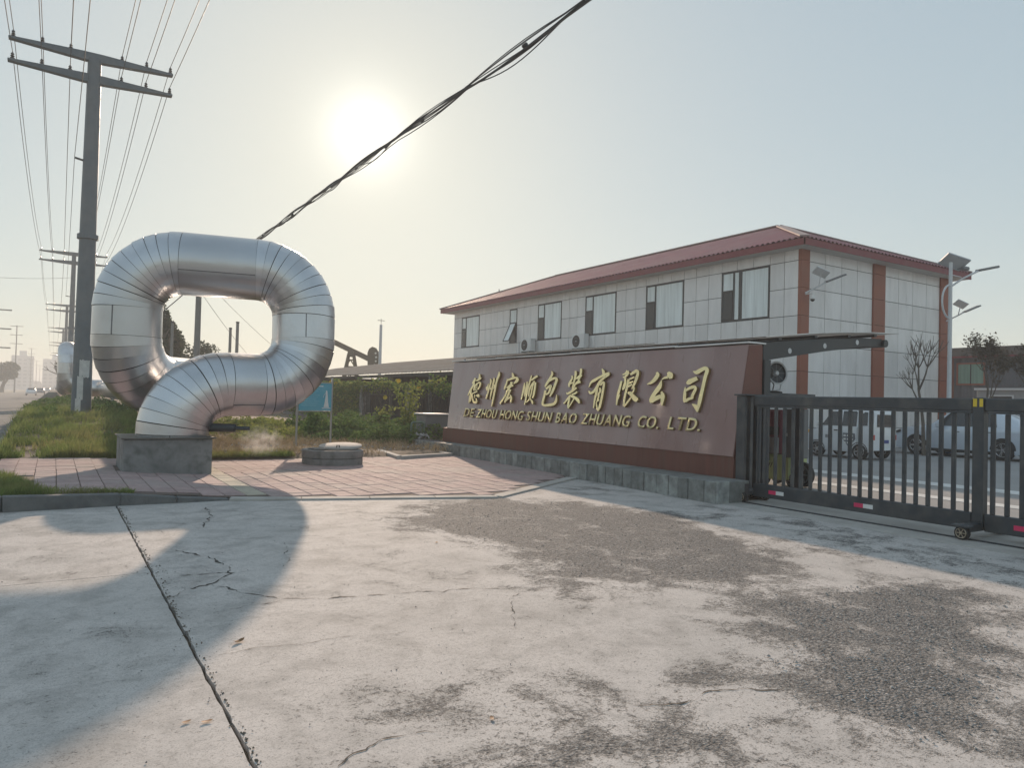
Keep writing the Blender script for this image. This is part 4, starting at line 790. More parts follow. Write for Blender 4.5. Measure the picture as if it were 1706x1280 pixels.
# torn paper bills pasted round the shaft
def bill(t, x, y, r, a0, a1, z0, z1, seed):
    g = G(); k = 10
    for i in range(k+1):
        a = R(a0+(a1-a0)*i/k); e = .18*nz(i*.9, seed, 1)
        for z in (z0+e, z1+.5*e): g.v.append((x+(r+.004)*math.sin(a), y-(r+.004)*math.cos(a), z))
    for i in range(k): g.f.append((2*i, 2*i+2, 2*i+3, 2*i+1))
    g.build('paper_bill', M_WHITEPEEL, t, smooth=True)
bill(p, PX, 30, .312, -20, 40, 1.95, 2.55, 1); bill(p, PX, 30, .316, -30, 5, 1.15, 1.98, 5); bill(p, PX, 30, .318, -38, -5, .75, 1.2, 8)
ORD = {2: 'second utility pole along the road, just left of the near one', 3: 'third utility pole down the road, grey with haze', 4: 'fourth utility pole down the road, pale with haze', 5: 'fifth utility pole down the road, small and hazy', 6: 'farthest utility pole of the near-side row, nearly lost in haze'}
for i in range(2, 7):
    power_pole(*POLES[i], .28, .17, ORD[i], False)
def span(p, q, sag, k=14):
    p, q = Vector(p), Vector(q)
    return [p.lerp(q, i/k)-Vector((0, 0, sag*4*(i/k)*(1-i/k))) for i in range(k+1)]
for ai, dz in enumerate((.05, -.72)):
    for wi, dx in enumerate(ARM_X):
        pts = []
        for (x0, y0, _, z0), (x1, y1, _, z1) in zip(POLES[:-1], POLES[1:]):
            s = span((x0+dx, y0, z0+dz+.33), (x1+dx, y1, z1+dz+.33), .8+.1*nz(wi, ai, 1.7))
            pts += s if not pts else s[1:]
        o = G().tube(pts, .012, 5).build('power_line', M_WIRE, smooth=True)
        side = ['outermost left', 'middle left', 'inner left', 'inner right', 'middle right', 'outermost right'][wi]
        tag(o, 'thin overhead power wire on the %s crossarms, %s insulator' % (('upper', 'lower')[ai], side), 'power line', 'power lines along the road')
o = G().tube(span((PX-.5, -14, 9.3), (PX-.5, 30, 9.75), .6)+span((PX-.5, 30, 9.75), (.6, 74, 9.5), .7)[1:], .010, 5).build('side_wire', M_WIRE, smooth=True); tag(o, 'thin wire clamped to the side bracket half way down the near pole', 'wire')
o = G().tube(span((1.1, 74, 11.2), (-14, 66, 10.6), .8), .012, 5).build('road_crossing_wire', M_WIRE, smooth=True); tag(o, 'thin wire crossing the road to the left from the second pole', 'wire')

# poles on the far side of the road
def small_pole(x, y, h, label, arms=3, z0=-.1, r=.22):
    t = thing('roadside_pole', label, 'utility pole', (x, y, z0), 'poles across the road')
    G().tube([(x, y, z0), (x, y, z0+h)], [r, r*.6], 10).build('pole_shaft', M_CONCPOLE, t, smooth=True)
    for i in range(arms): G().beam((x-1.6, y, z0+h-.3-2.6*i), (x+1.6, y, z0+h-.3-2.6*i), .16, .16).build('crossarm', M_CONCPOLE, t)
small_pole(-9.9, 262, 20, 'nearest hazy pole with three crossarms across the road')
small_pole(-9.9, 430, 21, 'second hazy pole across the road, beside a far block', 3, r=.3)
small_pole(-9.9, 560, 19, 'third hazy pole across the road, thin and far off', 2, r=.26)
small_pole(-9.9, 690, 19, 'fourth hazy pole across the road, hardly visible', 2, r=.26)
small_pole(-6.85, 122, 12.5, 'utility pole cut by the left picture edge with three crossarms', 3)

# ---- the thick bundle of black cables crossing the sky
def bundle():
    t = thing('cable_bundle', 'thick bundle of black cables sweeping down across the sky past the sun', 'cable bundle', (8, 0, 8))
    A, B = Vector(BUN_A), Vector(BUN_B)
    def c(u): 
        p = A.lerp(B, u); return p-Vector((0, 0, BUN_SAG*4*u*(1-u)))
    K = 90
    offs = [(rnd.uniform(0, 6.28), rnd.uniform(.02, .11), rnd.uniform(5, 22), rnd.uniform(.007, .012)) for _ in range(11)]
    for a, rr, tw, w in offs:
        pts = []
        for i in range(K+1):
            u = i/K; pinch = .3+.7*abs(math.sin(u*44+.9))**.8
            an = a+tw*u+.7*math.sin(u*23+a)
            pts.append(c(u)+Vector((math.cos(an)*.6, -math.cos(an)*.3, math.sin(an)))*rr*pinch)
        G().tube(pts, w, 6).build('cable', M_CABLE, t, smooth=True)
    for u0, u1, d in ((.625, .692, .20), (.508, .548, .12), (.445, .482, .12), (.73, .80, .22), (.33, .38, .10)):
        pts = [c(u0+(u1-u0)*i/14)-Vector((0, 0, d*math.sin(math.pi*i/14)**1.2)) for i in range(15)]
        G().tube(pts, .010, 6).build('loose_cable', M_CABLE, t, smooth=True)
    for i in range(22):
        u = .05+.9*i/22; p = c(u); q = c(u+.002)
        G().tube([p, q], .032, 8).build('cable_tie', M_CABLE, t)
BUN_A, BUN_B, BUN_SAG = (6.2, 41, 7.35), (6.2, -6, 7.35), .12
bundle()
def plain_pole(x, y, z0, h, r, label, cap=True):
    t = thing('cable_pole', label, 'pole', (x, y, z0), 'plain poles behind the pipe loop')
    G().tube([(x, y, z0-.3), (x, y, z0+h)], [r, r*.72], 14).build('pole_shaft', M_CONCPOLE, t, smooth=True)
    if cap: G().lathe([(r*.72, 0), (r*.9, .02), (r*.9, .09), (0, .12)], (x, y, z0+h-.1), n=12).build('pole_cap', M_DARKSTEEL, t)
    return t

# ================================================================== COMPANY SIGN WALL
E_SL = Vector((.34, 0, 1.9)).normalized()           # up the slanted face
N_SL = Vector((-E_SL.z, 0, E_SL.x))                 # out of the face, towards the apron
P_SL = Vector((9.6, 0, .70))
def on_sign(y, t, out=0.0):
    p = P_SL+E_SL*t+N_SL*out; return (p.x, y, p.z)
sign = thing('company_sign_wall', 'long slanted brown sign wall with raised gold company name', 'sign', (9.9, 13.6, 0))
YR, YLB, YLT = 8.33, 18.75, 19.06
g = G()
# slanted panel with a vertical back; the far end leans a little
prof = [(9.6, .70), (9.94, 2.60), (10.29, 2.62), (10.29, .70)]
g.v = [(x, YR, z) for x, z in prof]+[(9.6, YLB, .70), (9.94, YLT, 2.60), (10.29, YLT, 2.62), (10.29, YLB, .70)]
g.f = [(0,1,2,3),(7,6,5,4),(0,4,5,1),(1,5,6,2),(2,6,7,3),(3,7,4,0)]
g.build('sign_panel', M_SIGN, sign, bevel=.006)
G().box((9.63, YR+.006, .05), (10.27, YLB+.3, .698)).build('sign_base', M_SIGNBASE, sign)
g = G(); g.prism([(9.62, .72), (9.95, 2.58), (10.285, 2.60), (10.285, .05), (9.66, .05)], YR-.012, YR-.002, 'y')
g.build('end_panel', mat('sign_end', (.17, .06, .045), .45, var=.1), sign)
# seams of the panel cladding
for y in (11.0, 13.7, 16.4):
    g = G(); a, b = on_sign(y-.003, .02, .0015), on_sign(y+.003, .02, .0015); c_, d_ = on_sign(y+.003, 1.9, .0015), on_sign(y-.003, 1.9, .0015)
    g.quad(a, b, c_, d_); g.build('panel_seam', mat('seam_brown', (.10, .06, .06), .7), sign)
yy = YR-.05
while yy < YLT:
    L = rnd.uniform(1.5, 1.9); y1 = min(yy+L, YLT+.08)
    dz = rnd.uniform(-.008, .008)
    G().box((9.90, yy+.004, 2.628+dz), (10.34, y1-.004, 2.655+dz)).build('coping_sheet', M_COPING, sign, bevel=.004)
    if y1 < YLT: G().lathe([(.0, 0), (.022, 0), (.022, .03), (0, .04)], (9.93, y1-.05, 2.655), n=8).build('coping_bolt', M_DARKSTEEL, sign)
    yy = y1
# raised Chinese characters, stroke by stroke
NAMES_CH = 'character'
for k, strokes in enumerate(GLYPHS):
    g = G()
    for si, s in enumerate(strokes):
        d = .062+.0016*si; i0 = len(g.v); m = len(s)//4
        for q in range(m):
            a, b, c_, e = [v/1000 for v in s[4*q:4*q+4]]
            g.v += [on_sign(a, b, d), on_sign(c_, e, d), on_sign(a, b, .012), on_sign(c_, e, .012)]
        for q in range(m-1):
            A = i0+4*q; B = A+4
            g.f += [(A, A+1, B+1, B), (A, B, B+2, A+2), (A+1, A+3, B+3, B+1)]
        g.f += [(i0, i0+2, i0+3, i0+1), (i0+4*(m-1), i0+4*(m-1)+1, i0+4*(m-1)+3, i0+4*(m-1)+2)]
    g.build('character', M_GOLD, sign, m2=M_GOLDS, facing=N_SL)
# raised Latin letters
WORDS = [('DE', 17.81, 17.27, .36), ('ZHOU', 17.11, 16.08, .355), ('HONG', 15.9, 14.83, .355), ('SHUN', 14.66, 13.64, .36), ('BAO', 13.46, 12.70, .365), ('ZHUANG', 12.52, 10.97, .372), ('CO.', 10.73, 10.14, .378), ('LTD.', 9.90, 9.10, .385)]
def letter_mesh(ch):
    c = bpy.data.curves.new('t', 'FONT'); c.body = ch; c.size = 1; c.offset = .018; c.resolution_u = 4
    o = bpy.data.objects.new('t', c); COL.objects.link(o)
    bpy.context.view_layer.update()
    me = bpy.data.meshes.new_from_object(o.evaluated_get(bpy.context.evaluated_depsgraph_get()))
    bpy.data.objects.remove(o); bpy.data.curves.remove(c)
    return me
CAP = .235
for w, ya, yb, t0 in WORDS:
    ms = [letter_mesh(ch) for ch in w]
    ext = [(min(v.co.x for v in m.vertices), max(v.co.x for v in m.vertices)) for m in ms]
    gapw = .13; tot = sum(b-a for a, b in ext)+gapw*(len(w)-1); sx = (ya-yb)/tot; cur = 0
    for m, (a, b) in zip(ms, ext):
        bm = bmesh.new(); bm.from_mesh(m)
        r = bmesh.ops.extrude_face_region(bm, geom=bm.faces[:])
        top = [e for e in r['geom'] if isinstance(e, bmesh.types.BMVert)]; tops = set(top)
        for v in bm.verts:
            x = (v.co.x-a+cur)*sx; tt = v.co.y/.70*CAP
            v.co = Vector(on_sign(ya-x-tt*.16, t0+tt, .050 if v in tops else .010))
        bmesh.ops.recalc_face_normals(bm, faces=bm.faces)
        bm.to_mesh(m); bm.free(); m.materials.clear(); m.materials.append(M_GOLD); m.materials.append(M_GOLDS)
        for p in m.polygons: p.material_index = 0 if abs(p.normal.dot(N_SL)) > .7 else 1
        link('letter', m, sign); cur += b-a+gapw
# stone-clad plinth in front of the sign
base = thing('stone_planter_edge', 'low grey stone-clad kerb wall along the foot of the sign', 'wall', (9.2, 14, 0))
def sbx(y): return 8.86+.030*(y-8.0) if y < 20 else 9.22
g = G(); g.prism([(sbx(8.0)+.02, 8.02), (sbx(20.2)+.02, 20.18), (9.64, 20.18), (9.64, 8.02)], 0, .30, 'z'); g.build('core', M_JOINT, base)
y = 8.0
while y < 20.15:
    L = rnd.uniform(.22, .36); y1 = min(20.2, y+L)
    h = .345-.004*(y-8)+rnd.uniform(-.008, .008); x0, x1 = sbx(y), sbx(y1); d = rnd.uniform(0, .02)
    g = G(); g.v = [(x0-d, y+.006, -.02), (x1-d, y1-.006, -.02), (x1+.03, y1-.006, -.02), (x0+.03, y+.006, -.02), (x0-d, y+.006, h), (x1-d, y1-.006, h), (x1+.03, y1-.006, h), (x0+.03, y+.006, h)]
    g.f = [(3,2,1,0),(4,5,6,7),(0,1,5,4),(1,2,6,5),(2,3,7,6),(3,0,4,7)]
    g.build('stone_slab', M_STONE, base, bevel=.008); y = y1
x = sbx(8)+.002
while x < 9.5:
    x1 = min(9.52, x+rnd.uniform(.26, .36)); g = G().box((x+.003, 7.985-rnd.uniform(0, .01), -.02), (x1-.003, 8.018, .345)); g.build('stone_slab', M_STONE, base, bevel=.008); x = x1
y = 8.0
while y < 20.1:
    y1 = min(20.15, y+rnd.uniform(.5, .8)); h = .352-.004*(y-8)
    g = G().box((sbx((y+y1)/2)+.035, y+.003, .29), (9.625, y1-.003, h-.012)); g.build('top_slab', M_STONE, base, bevel=.006); y = y1

# ================================================================== OFFICE BUILDING
BX, BY, BX1, BY1 = 23.0, 17.0, 33.2, 44.2
bld = thing('office_building', 'two-storey pale tiled office building with red hipped roof and orange pillars', 'building', ((BX+BX1)/2, (BY+BY1)/2, 0))
G().box((BX, BY, -.05), (BX1, BY1, 7.45)).build('wall', M_JOINT, bld)
WINS = [('wide', 18.30, 20.67), ('wide', 22.78, 25.17), ('wide', 27.27, 29.70), ('wide', 31.76, 34.03), ('narrow', 36.22, 37.05), ('wide', 40.70, 43.10)]
WZ0, WZ1 = 4.93, 6.97
ROWS = [.82, 1.85, 2.88, 3.92, 4.93, 5.96, 6.97, 7.45]
def tile(u0, u1, z0, z1, face):
    e = .011; d = .03
    if face == 'L': g = G().box((BX-d, u0+e, z0+e), (BX-.001, u1-e, z1-e))
    else: g = G().box((u0+e, BY-d, z0+e), (u1-e, BY-.001, z1-e))
    g.build('wall_tile', M_TILE, bld, bevel=.004)
# long side: columns between the windows
edges = [17.0]
for _, a, b in WINS: edges += [a, b]
edges.append(BY1)
cols = []
for i in range(0, len(edges)-1):
    a, b = edges[i], edges[i+1]; k = max(1, round((b-a)/.70))
    for q in range(k): cols.append((a+(b-a)*q/k, a+(b-a)*(q+1)/k, i % 2 == 1))
for a, b, win in cols:
    for z0, z1 in zip(ROWS[2:-1], ROWS[3:]):
        if win and z0 >= WZ0-.01 and z1 <= WZ1+.01: continue
        tile(a, b, z0, z1, 'L')
G().box((BX-.03, BY, 0), (BX-.001, BY1, 2.87)).build('lower_wall', M_TILE, bld)
for a, b in ((23.44, 27.5), (28.3, 32.5)):
    for q in range(4):
        u0, u1 = a+(b-a)*q/4, a+(b-a)*(q+1)/4
        for z0, z1 in zip([0]+ROWS[:-1], ROWS): tile(u0, u1, z0, z1, 'S')
for a, b in ((22.96, 23.44), (27.5, 28.3), (32.5, 33.28)):
    zz = [0]+ROWS
    for z0, z1 in zip(zz[:-1], zz[1:]):
        G().box((a, BY-.10, z0+.006), (b, BY+.05, z1-.006)).build('pillar_panel', M_PILLAR, bld, bevel=.006)
def window(kind, y0, y1, parent):
    w = G().box((BX-.035, y0, WZ0), (BX-.002, y0+.08, WZ1)).box((BX-.035, y1-.08, WZ0), (BX-.002, y1, WZ1)).box((BX-.035, y0+.08, WZ0), (BX-.002, y1-.08, WZ0+.08)).box((BX-.035, y0+.08, WZ1-.08), (BX-.002, y1-.08, WZ1))
    fr = w.build('window_frame', M_FRAME, parent)
    if kind == 'wide':
        ym = y1-.62                                        # casement at the far (left) side
        G().box((BX-.04, ym-.05, WZ0+.08), (BX-.002, ym+.03, WZ1-.08)).build('mullion', M_FRAME, fr)
        zt = WZ0+1.25
        G().box((BX-.04, ym+.03, zt-.04), (BX-.002, y1-.08, zt+.03)).build('transom', M_FRAME, fr)
        G().box((BX-.02, y0+.08, WZ0+.08), (BX-.012, ym-.05, WZ1-.08)).build('pane', M_PANE, fr)
        G().box((BX-.02, ym+.03, zt+.03), (BX-.012, y1-.08, WZ1-.08)).build('pane', M_PANE, fr)
        G().box((BX-.045, ym+.05, WZ0+.10), (BX-.012, y1-.10, zt-.06)).build('casement_pane', M_PANED, fr)
    else:
        zt = WZ0+1.2
        G().box((BX-.04, y0+.08, zt-.04), (BX-.002, y1-.08, zt+.03)).build('transom', M_FRAME, fr)
        G().box((BX-.02, y0+.08, zt+.03), (BX-.012, y1-.08, WZ1-.08)).build('pane', M_PANE, fr)
        G().box((BX-.012, y0+.08, WZ0+.08), (BX-.006, y1-.08, zt-.04)).build('inner_dark', M_PANED, fr)
        # open top-hung sash tilted outwards
        h = zt-.05-WZ0; c, s = math.cos(R(24)), math.sin(R(24))
        g = G(); A = (BX-.04, zt-.05); B = (BX-.04-h*s, zt-.05-h*c)
        for ya, yb in ((y0+.08, y0+.14), (y1-.14, y1-.08)): g.beam((A[0], (ya+yb)/2, A[1]), (B[0], (ya+yb)/2, B[1]), .06, .04, (0, 1, 0))
        g.beam((B[0], y0+.08, B[1]), (B[0], y1-.08, B[1]), .05, .05); sash = g.build('open_sash', M_FRAME, fr)
        g = G(); g.quad((A[0]-.01, y0+.14, A[1]), (A[0]-.01, y1-.14, A[1]), (B[0]-.01, y1-.14, B[1]), (B[0]-.01, y0+.14, B[1])); g.build('sash_pane', M_PANE, sash)
for kind, y0, y1 in WINS: window(kind, y0, y1, bld)
# open curtain gap in the nearest window
G().box((BX-.025, 19.62, WZ0+.07), (BX-.0205, 19.80, WZ1-.07)).build('curtain_gap', M_PANED, bld)
# roof: corrugated hips
EX0, EX1, EY0, EY1, EZ = 22.3, 33.9, 16.3, 45.1, 7.60
RX, RY0, RY1, RZ = 28.1, 21.9, 39.5, 9.85
def corr(a0, a1, inner, outer_fn, n, m, name):
    """corrugated slope: stations along an eave, sheet from eave to ridge/hip"""
    g = G()
    for i in range(n+1):
        u = a0+(a1-a0)*i/n; dz = (0, .0, .06, .06)[i % 4]
        p, q = outer_fn(u); g.v += [(p[0], p[1], p[2]+dz), (q[0], q[1], q[2]+dz)]
        if i: k = 2*i; g.f.append((k-2, k, k+1, k-1))
    return g.build(name, m, bld)
def slope_long(u, side):
    ex = EX0 if side < 0 else EX1
    t = 1.0
    if u < RY0: t = (u-EY0)/(RY0-EY0)
    if u > RY1: t = (EY1-u)/(EY1-RY1)
    t = max(0.001, t); return (ex, u, EZ), (ex+(RX-ex)*t, u, EZ+(RZ-EZ)*t)
def slope_short(u, side):
    ey, ry = (EY0, RY0) if side < 0 else (EY1, RY1)
    t = (u-EX0)/(RX-EX0) if u < RX else (EX1-u)/(EX1-RX)
    t = max(0.001, t); return (u, ey, EZ), (u, ey+(ry-ey)*t, EZ+(RZ-EZ)*t)
corr(EY0, EY1, 0, lambda u: slope_long(u, -1), 480, M_ROOF, 'roof')
corr(EX0, EX1, 0, lambda u: slope_short(u, -1), 192, M_ROOF, 'roof')
corr(EY0, EY1, 0, lambda u: slope_long(u, 1), 120, M_ROOF, 'roof')
corr(EX0, EX1, 0, lambda u: slope_short(u, 1), 60, M_ROOF, 'roof')
for a, b in (((EX0+.05, EY0+.05, EZ+.07), (RX, RY0, RZ+.07)), ((EX1-.05, EY0+.05, EZ+.07), (RX, RY0, RZ+.07)), ((RX, RY0, RZ+.07), (RX, RY1, RZ+.07)), ((RX, RY1, RZ+.07), (EX0, EY1, EZ+.07))):
    G().beam(a, b, .34, .05).build('ridge_cap', M_RIDGE, bld)
g = G().box((EX0+.03, EY0+.03, 7.36), (EX0+.07, EY1-.03, 7.60)).box((EX0+.03, EY0+.03, 7.36), (EX1-.03, EY0+.07, 7.60)); g.build('fascia', M_FASCIA, bld)
G().box((EX0+.07, EY0+.07, 7.37), (EX1-.05, EY1-.05, 7.40)).build('soffit', M_SOFFIT, bld)
G().tube([(25.5, 42.6, 8.3), (25.5, 42.6, 9.1)], .03, 6).build('roof_antenna', M_DARKSTEEL, bld)
def ac_unit(y0, y1, z0, label):
    t = thing('air_conditioner', label, 'air conditioner', (BX-.3, (y0+y1)/2, z0), 'outdoor units on the wall')
    yc = (y0+y1)/2; W = 1.0; y0, y1 = yc-W/2, yc+W/2; z1 = z0+.74
    G().box((BX-.44, y0, z0), (BX-.10, y1, z1)).build('casing', M_WHITE, t, bevel=.02)
    c = (BX-.441, yc+.14, z0+.37)
    G().lathe([(0, .002), (.29, .002), (.30, .012), (.31, 0)], c, (-1, 0, 0), 24).build('fan_grille', M_BLACK, t)
    for k in range(1, 5): G().lathe([(.05*k, .010), (.05*k+.008, .014), (.05*k+.014, .010)], c, (-1, 0, 0), 24).build('grille_ring', M_DGREY, t)
    G().lathe([(0, .02), (.03, .02), (.035, .0)], c, (-1, 0, 0), 12).build('fan_hub', M_LGREY, t)
    for yy in (y0+.1, y1-.1):
        G().beam((BX-.03, yy, z0-.02), (BX-.46, yy, z0-.02), .04, .04).beam((BX-.03, yy, z0-.32), (BX-.42, yy, z0-.04), .03, .03).build('bracket', M_DARKSTEEL, t)
    G().tube([(BX-.2, y0, z0+.1), (BX-.2, y0-.12, z0+.05), (BX-.08, y0-.14, z0+.2), (BX-.06, y0-.12, z0+.5)], .018, 6).build('refrigerant_pipe', M_LGREY, t, smooth=True)
ac_unit(34.0, 35.2, 4.32, 'white outdoor air conditioner on the tiled wall, farther from the gate')
ac_unit(29.1, 30.4, 4.28, 'white outdoor air conditioner on the tiled wall, nearer the gate')
o = G().tube([(BX-.05, 35.9, 4.9), (BX-.05, 35.9, 3.0)], .03, 8).build('drain_pipe', M_LGREY, bld)

# ================================================================== SLIDING GATE
GXc = 9.78
def wheel(c, r, w, parent, axis=(1, 0, 0), rim=None):
    o = G().lathe([(0, -w/2), (r*.75, -w/2), (r, -w/2+.012), (r, w/2-.012), (r*.75, w/2), (0, w/2)], c, axis, 24).build('wheel', M_BLACK, parent, smooth=True)
    a = Vector(axis)
    g = G()
    for s in (-1, 1):
        cc = Vector(c)+a*(s*(w/2+.002))
        g.lathe([(r*.62, 0), (r*.70, .004*s), (r*.76, 0)], cc, axis, 24); g.lathe([(0, .012*s), (r*.2, .010*s), (r*.24, 0)], cc, axis, 14)
        u = Vector((0, 1, 0)) if abs(a.y) < .5 else Vector((1, 0, 0)); v = a.cross(u)
        for k in range(6):
            an = k*math.pi/3; d = u*math.cos(an)+v*math.sin(an)
            g.beam(cc+d*r*.2, cc+d*r*.66, r*.12, .006, a)
    g.build('rim', rim or mat('gate_rim', (.42, .36, .28), .4, .8), o)
    return o
def gate_section(label, y0, y1, n, x=GXc, tapes=(), two=False):
    t = thing('gate_section', label, 'gate', (x, (y0+y1)/2, 0), 'sliding gate sections')
    G().box((x-.05, y0, 1.565), (x+.05, y1, 1.725)).build('top_rail', M_GATE, t, bevel=.012)
    G().box((x-.035, y0+.02, 1.535), (x+.035, y1-.02, 1.564)).build('top_trim', M_GATE, t)
    G().box((x-.045, y0, .085), (x+.045, y1, .30)).build('bottom_rail', M_GATE, t, bevel=.012)
    me = None
    for k in range(n):
        y = y0+(y1-y0)*(k+.5)/n
        if me is None:
            o = G().box((-.02, -.026, .301), (.02, .026, 1.534)).build('bar', M_GATE, t, bevel=.006); me = o.data
            o.location = (x, y, 0)
        else:
            o = bpy.data.objects.new('bar', me); COL.objects.link(o); o.parent = t
            o.matrix_parent_inverse = Matrix.Translation(t.location).inverted(); o.location = (x, y, 0)
    for yt in tapes:
        G().box((x-.0475, yt, .155), (x-.046, yt+.145, .215)).build('reflector_white', M_WHITE, t)
        G().box((x-.0475, yt+.1455, .155), (x-.046, yt+.285, .215)).build('reflector_magenta', M_MAGENTA, t)
    return t
def trolley(label, y, x0, x1):
    t = thing('gate_trolley', label, 'trolley', ((x0+x1)/2, y, 0), 'wheeled gate feet')
    G().box((x0, y-.06, .09), (x1, y+.06, .19)).build('axle_beam', M_GATE, t, bevel=.012)
    for xx in (x0+.02, x1-.02):
        for yy in (y-.13, y+.13) if x1-x0 < .7 else (y+.0,):
            wheel((xx, yy, .085), .085, .07, t)
        G().box((xx-.06, y-.11, .15), (xx+.06, y+.11, .185)).build('wheel_guard', M_GATE, t, bevel=.01)
    return t
gate1 = gate_section('dark slatted sliding gate section beside the brown sign', 4.66, 8.02, 21, tapes=(7.42, 5.95))
gate2 = gate_section('dark slatted sliding gate section cut by the right picture edge', 1.3, 4.52, 20, tapes=(3.9, 2.4))
gate2b = gate_section('dark inner gate section nested behind the one at the right edge', 1.0, 4.2, 20, x=GXc+.16)
post = thing('gate_post', 'dark square gate post with two yellow stickers between two sections', 'gate post', (GXc, 4.59, 0))
G().box((GXc-.065, 4.525, .12), (GXc+.065, 4.655, 1.735)).build('post_shaft', M_GATE, post, bevel=.01)
G().box((GXc-.07, 4.60, 1.62), (GXc-.066, 4.645, 1.72)).build('sticker', M_STICK, post)
G().box((GXc-.07, 4.53, 1.62), (GXc-.066, 4.57, 1.72)).build('sticker', M_STICK, post)
trolley('black wheeled trolley under the gate post nearest the right edge', 4.59, 9.36, 10.32)
stackg = thing('gate_end_stack', 'stack of nested dark gate ends against the sign wall', 'gate', (9.9, 8.15, 0))
for k in range(4):
    x = 9.60+.155*k
    G().box((x, 8.10, .16), (x+.07, 8.27-.02*k, 1.72)).build('end_post', M_GATE, stackg, bevel=.008)
G().box((9.57, 8.03, 1.725), (10.3, 8.30, 1.75)).build('cap_plate', M_GATE, stackg, bevel=.004)
G().box((9.5, 8.06, .10), (10.3, 8.24, .17)).build('base_channel', M_GATE, stackg, bevel=.008)
trolley('low wheeled gate base at the corner of the stone kerb', 8.14, 9.45, 10.05)

# ================================================================== CARPORT CANOPY BEHIND THE SIGN
can = thing('carport_canopy', 'dark steel cantilever carport arm with pale sheet roof behind the sign', 'canopy', (11.5, 13, 0))
for k, y in enumerate((8.36, 11.6, 14.8, 18.2)):
    g = G(); g.prism([(10.30, 2.34), (10.30, 2.66), (11.6, 2.80), (13.2, 2.93), (13.82, 2.95), (13.82, 2.80), (13.3, 2.77), (12.0, 2.60)], y-.05, y+.05, 'y')
    a = g.build('arm', M_DARKSTEEL, can, bevel=.008)
    if k == 0:
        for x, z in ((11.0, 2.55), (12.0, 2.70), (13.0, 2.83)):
            G().lathe([(0, .003), (.045, .003), (.05, 0)], (x, y-.051, z), (0, -1, 0), 16).build('painted_arm_hole', mat('arm_hole_daylight', (.62, .63, .64), .6), a)  # pale discs painted on the arm as daylight through its holes
    G().box((10.31, y-.07, -.02), (10.47, y+.07, 2.36)).build('post', M_DARKSTEEL, can)
for x, z in ((10.7, 2.735), (11.7, 2.84), (12.7, 2.92), (13.55, 2.985)):
    G().box((x-.04, 8.28, z-.012), (x+.04, 19.0, z+.03)).build('purlin', M_DARKSTEEL, can)
g = G(); pr = [(10.25, 2.705), (11.6, 2.865), (12.6, 2.955), (13.3, 2.998), (14.25, 3.045)]
for (a, b), (c_, d_) in zip(pr[:-1], pr[1:]):
    i = len(g.v); g.v += [(a, 8.22, b+.03), (c_, 8.22, d_+.03), (c_, 19.1, d_+.03), (a, 19.1, b+.03), (a, 8.22, b+.045), (c_, 8.22, d_+.045), (c_, 19.1, d_+.045), (a, 19.1, b+.045)]
    g.f += [(i+3,i+2,i+1,i),(i+4,i+5,i+6,i+7),(i,i+1,i+5,i+4),(i+2,i+3,i+7,i+6)]
g.build('roof_sheet', M_COPING, can)
G().tube([(13.86, 8.25, 2.86), (13.86, 19, 2.86)], .075, 12).build('gutter', M_DARKSTEEL, can, smooth=True)

# horn loudspeaker on the gate drive housing
hous = thing('gate_drive_housing', 'dark flat-topped gate drive housing beside the sign end', 'cabinet', (11.2, 8.75, 0))
G().box((10.62, 8.45, 1.745), (11.95, 9.05, 1.80)).build('roof_plate', M_GATE, hous, bevel=.008)
for x in (10.66, 11.7): G().box((x, 8.6, -.01), (x+.12, 8.72, 1.744)).build('leg', M_GATE, hous)
G().box((10.62, 8.95, .3), (11.1, 9.0, 1.74)).build('back_panel', M_GATE, hous)
spk = thing('horn_loudspeaker', 'round black horn loudspeaker with pale rim on a bracket above the gate', 'loudspeaker', (11.0, 8.7, 1.8))
ax = Vector((-.25, -.95, .12)).normalized(); c = Vector((11.03, 8.62, 2.16))
G().lathe([(.02, -.02), (.09, -.03), (.175, .0), (.19, .05), (.205, .055), (.205, .035), (.195, .03), (.15, -.10), (.13, -.22), (.10, -.30), (0, -.30)], c, ax, 28).build('horn', M_DARKSTEEL, spk, smooth=True)
G().lathe([(.182, .045), (.20, .06), (.212, .05), (.205, .03)], c, ax, 32).build('rim', M_LGREY, spk, smooth=True)
G().lathe([(0, .045), (.035, .045), (.05, .02), (.055, -.04)], c, ax, 18).build('hub', M_LGREY, spk, smooth=True)
for k in range(8):
    u = ax.cross(Vector((0, 0, 1))).normalized(); v = ax.cross(u); a = k*math.pi/4; d = u*math.cos(a)+v*math.sin(a)
    G().beam(c+d*.05+ax*.02, c+d*.19+ax*.03, .008, .006, ax).build('spoke', M_DGREY, spk)
G().tube([(10.83, 8.66, 2.16), (10.80, 8.66, 2.0), (10.82, 8.66, 1.87), (11.0, 8.66, 1.84), (11.2, 8.66, 1.87), (11.24, 8.66, 2.0), (11.22, 8.66, 2.16)], .012, 8).build('bracket', M_LGREY, spk, smooth=True)
G().lathe([(0, 0), (.16, 0), (.15, .03), (.05, .045), (0, .045)], (11.02, 8.66, 1.80), n=20).build('foot', M_BLACK, spk)
G().tube([(11.0, 8.7, 2.05), (11.06, 8.68, 1.95), (11.0, 8.66, 1.85)], .01, 6).build('lead', M_BLACK, spk)

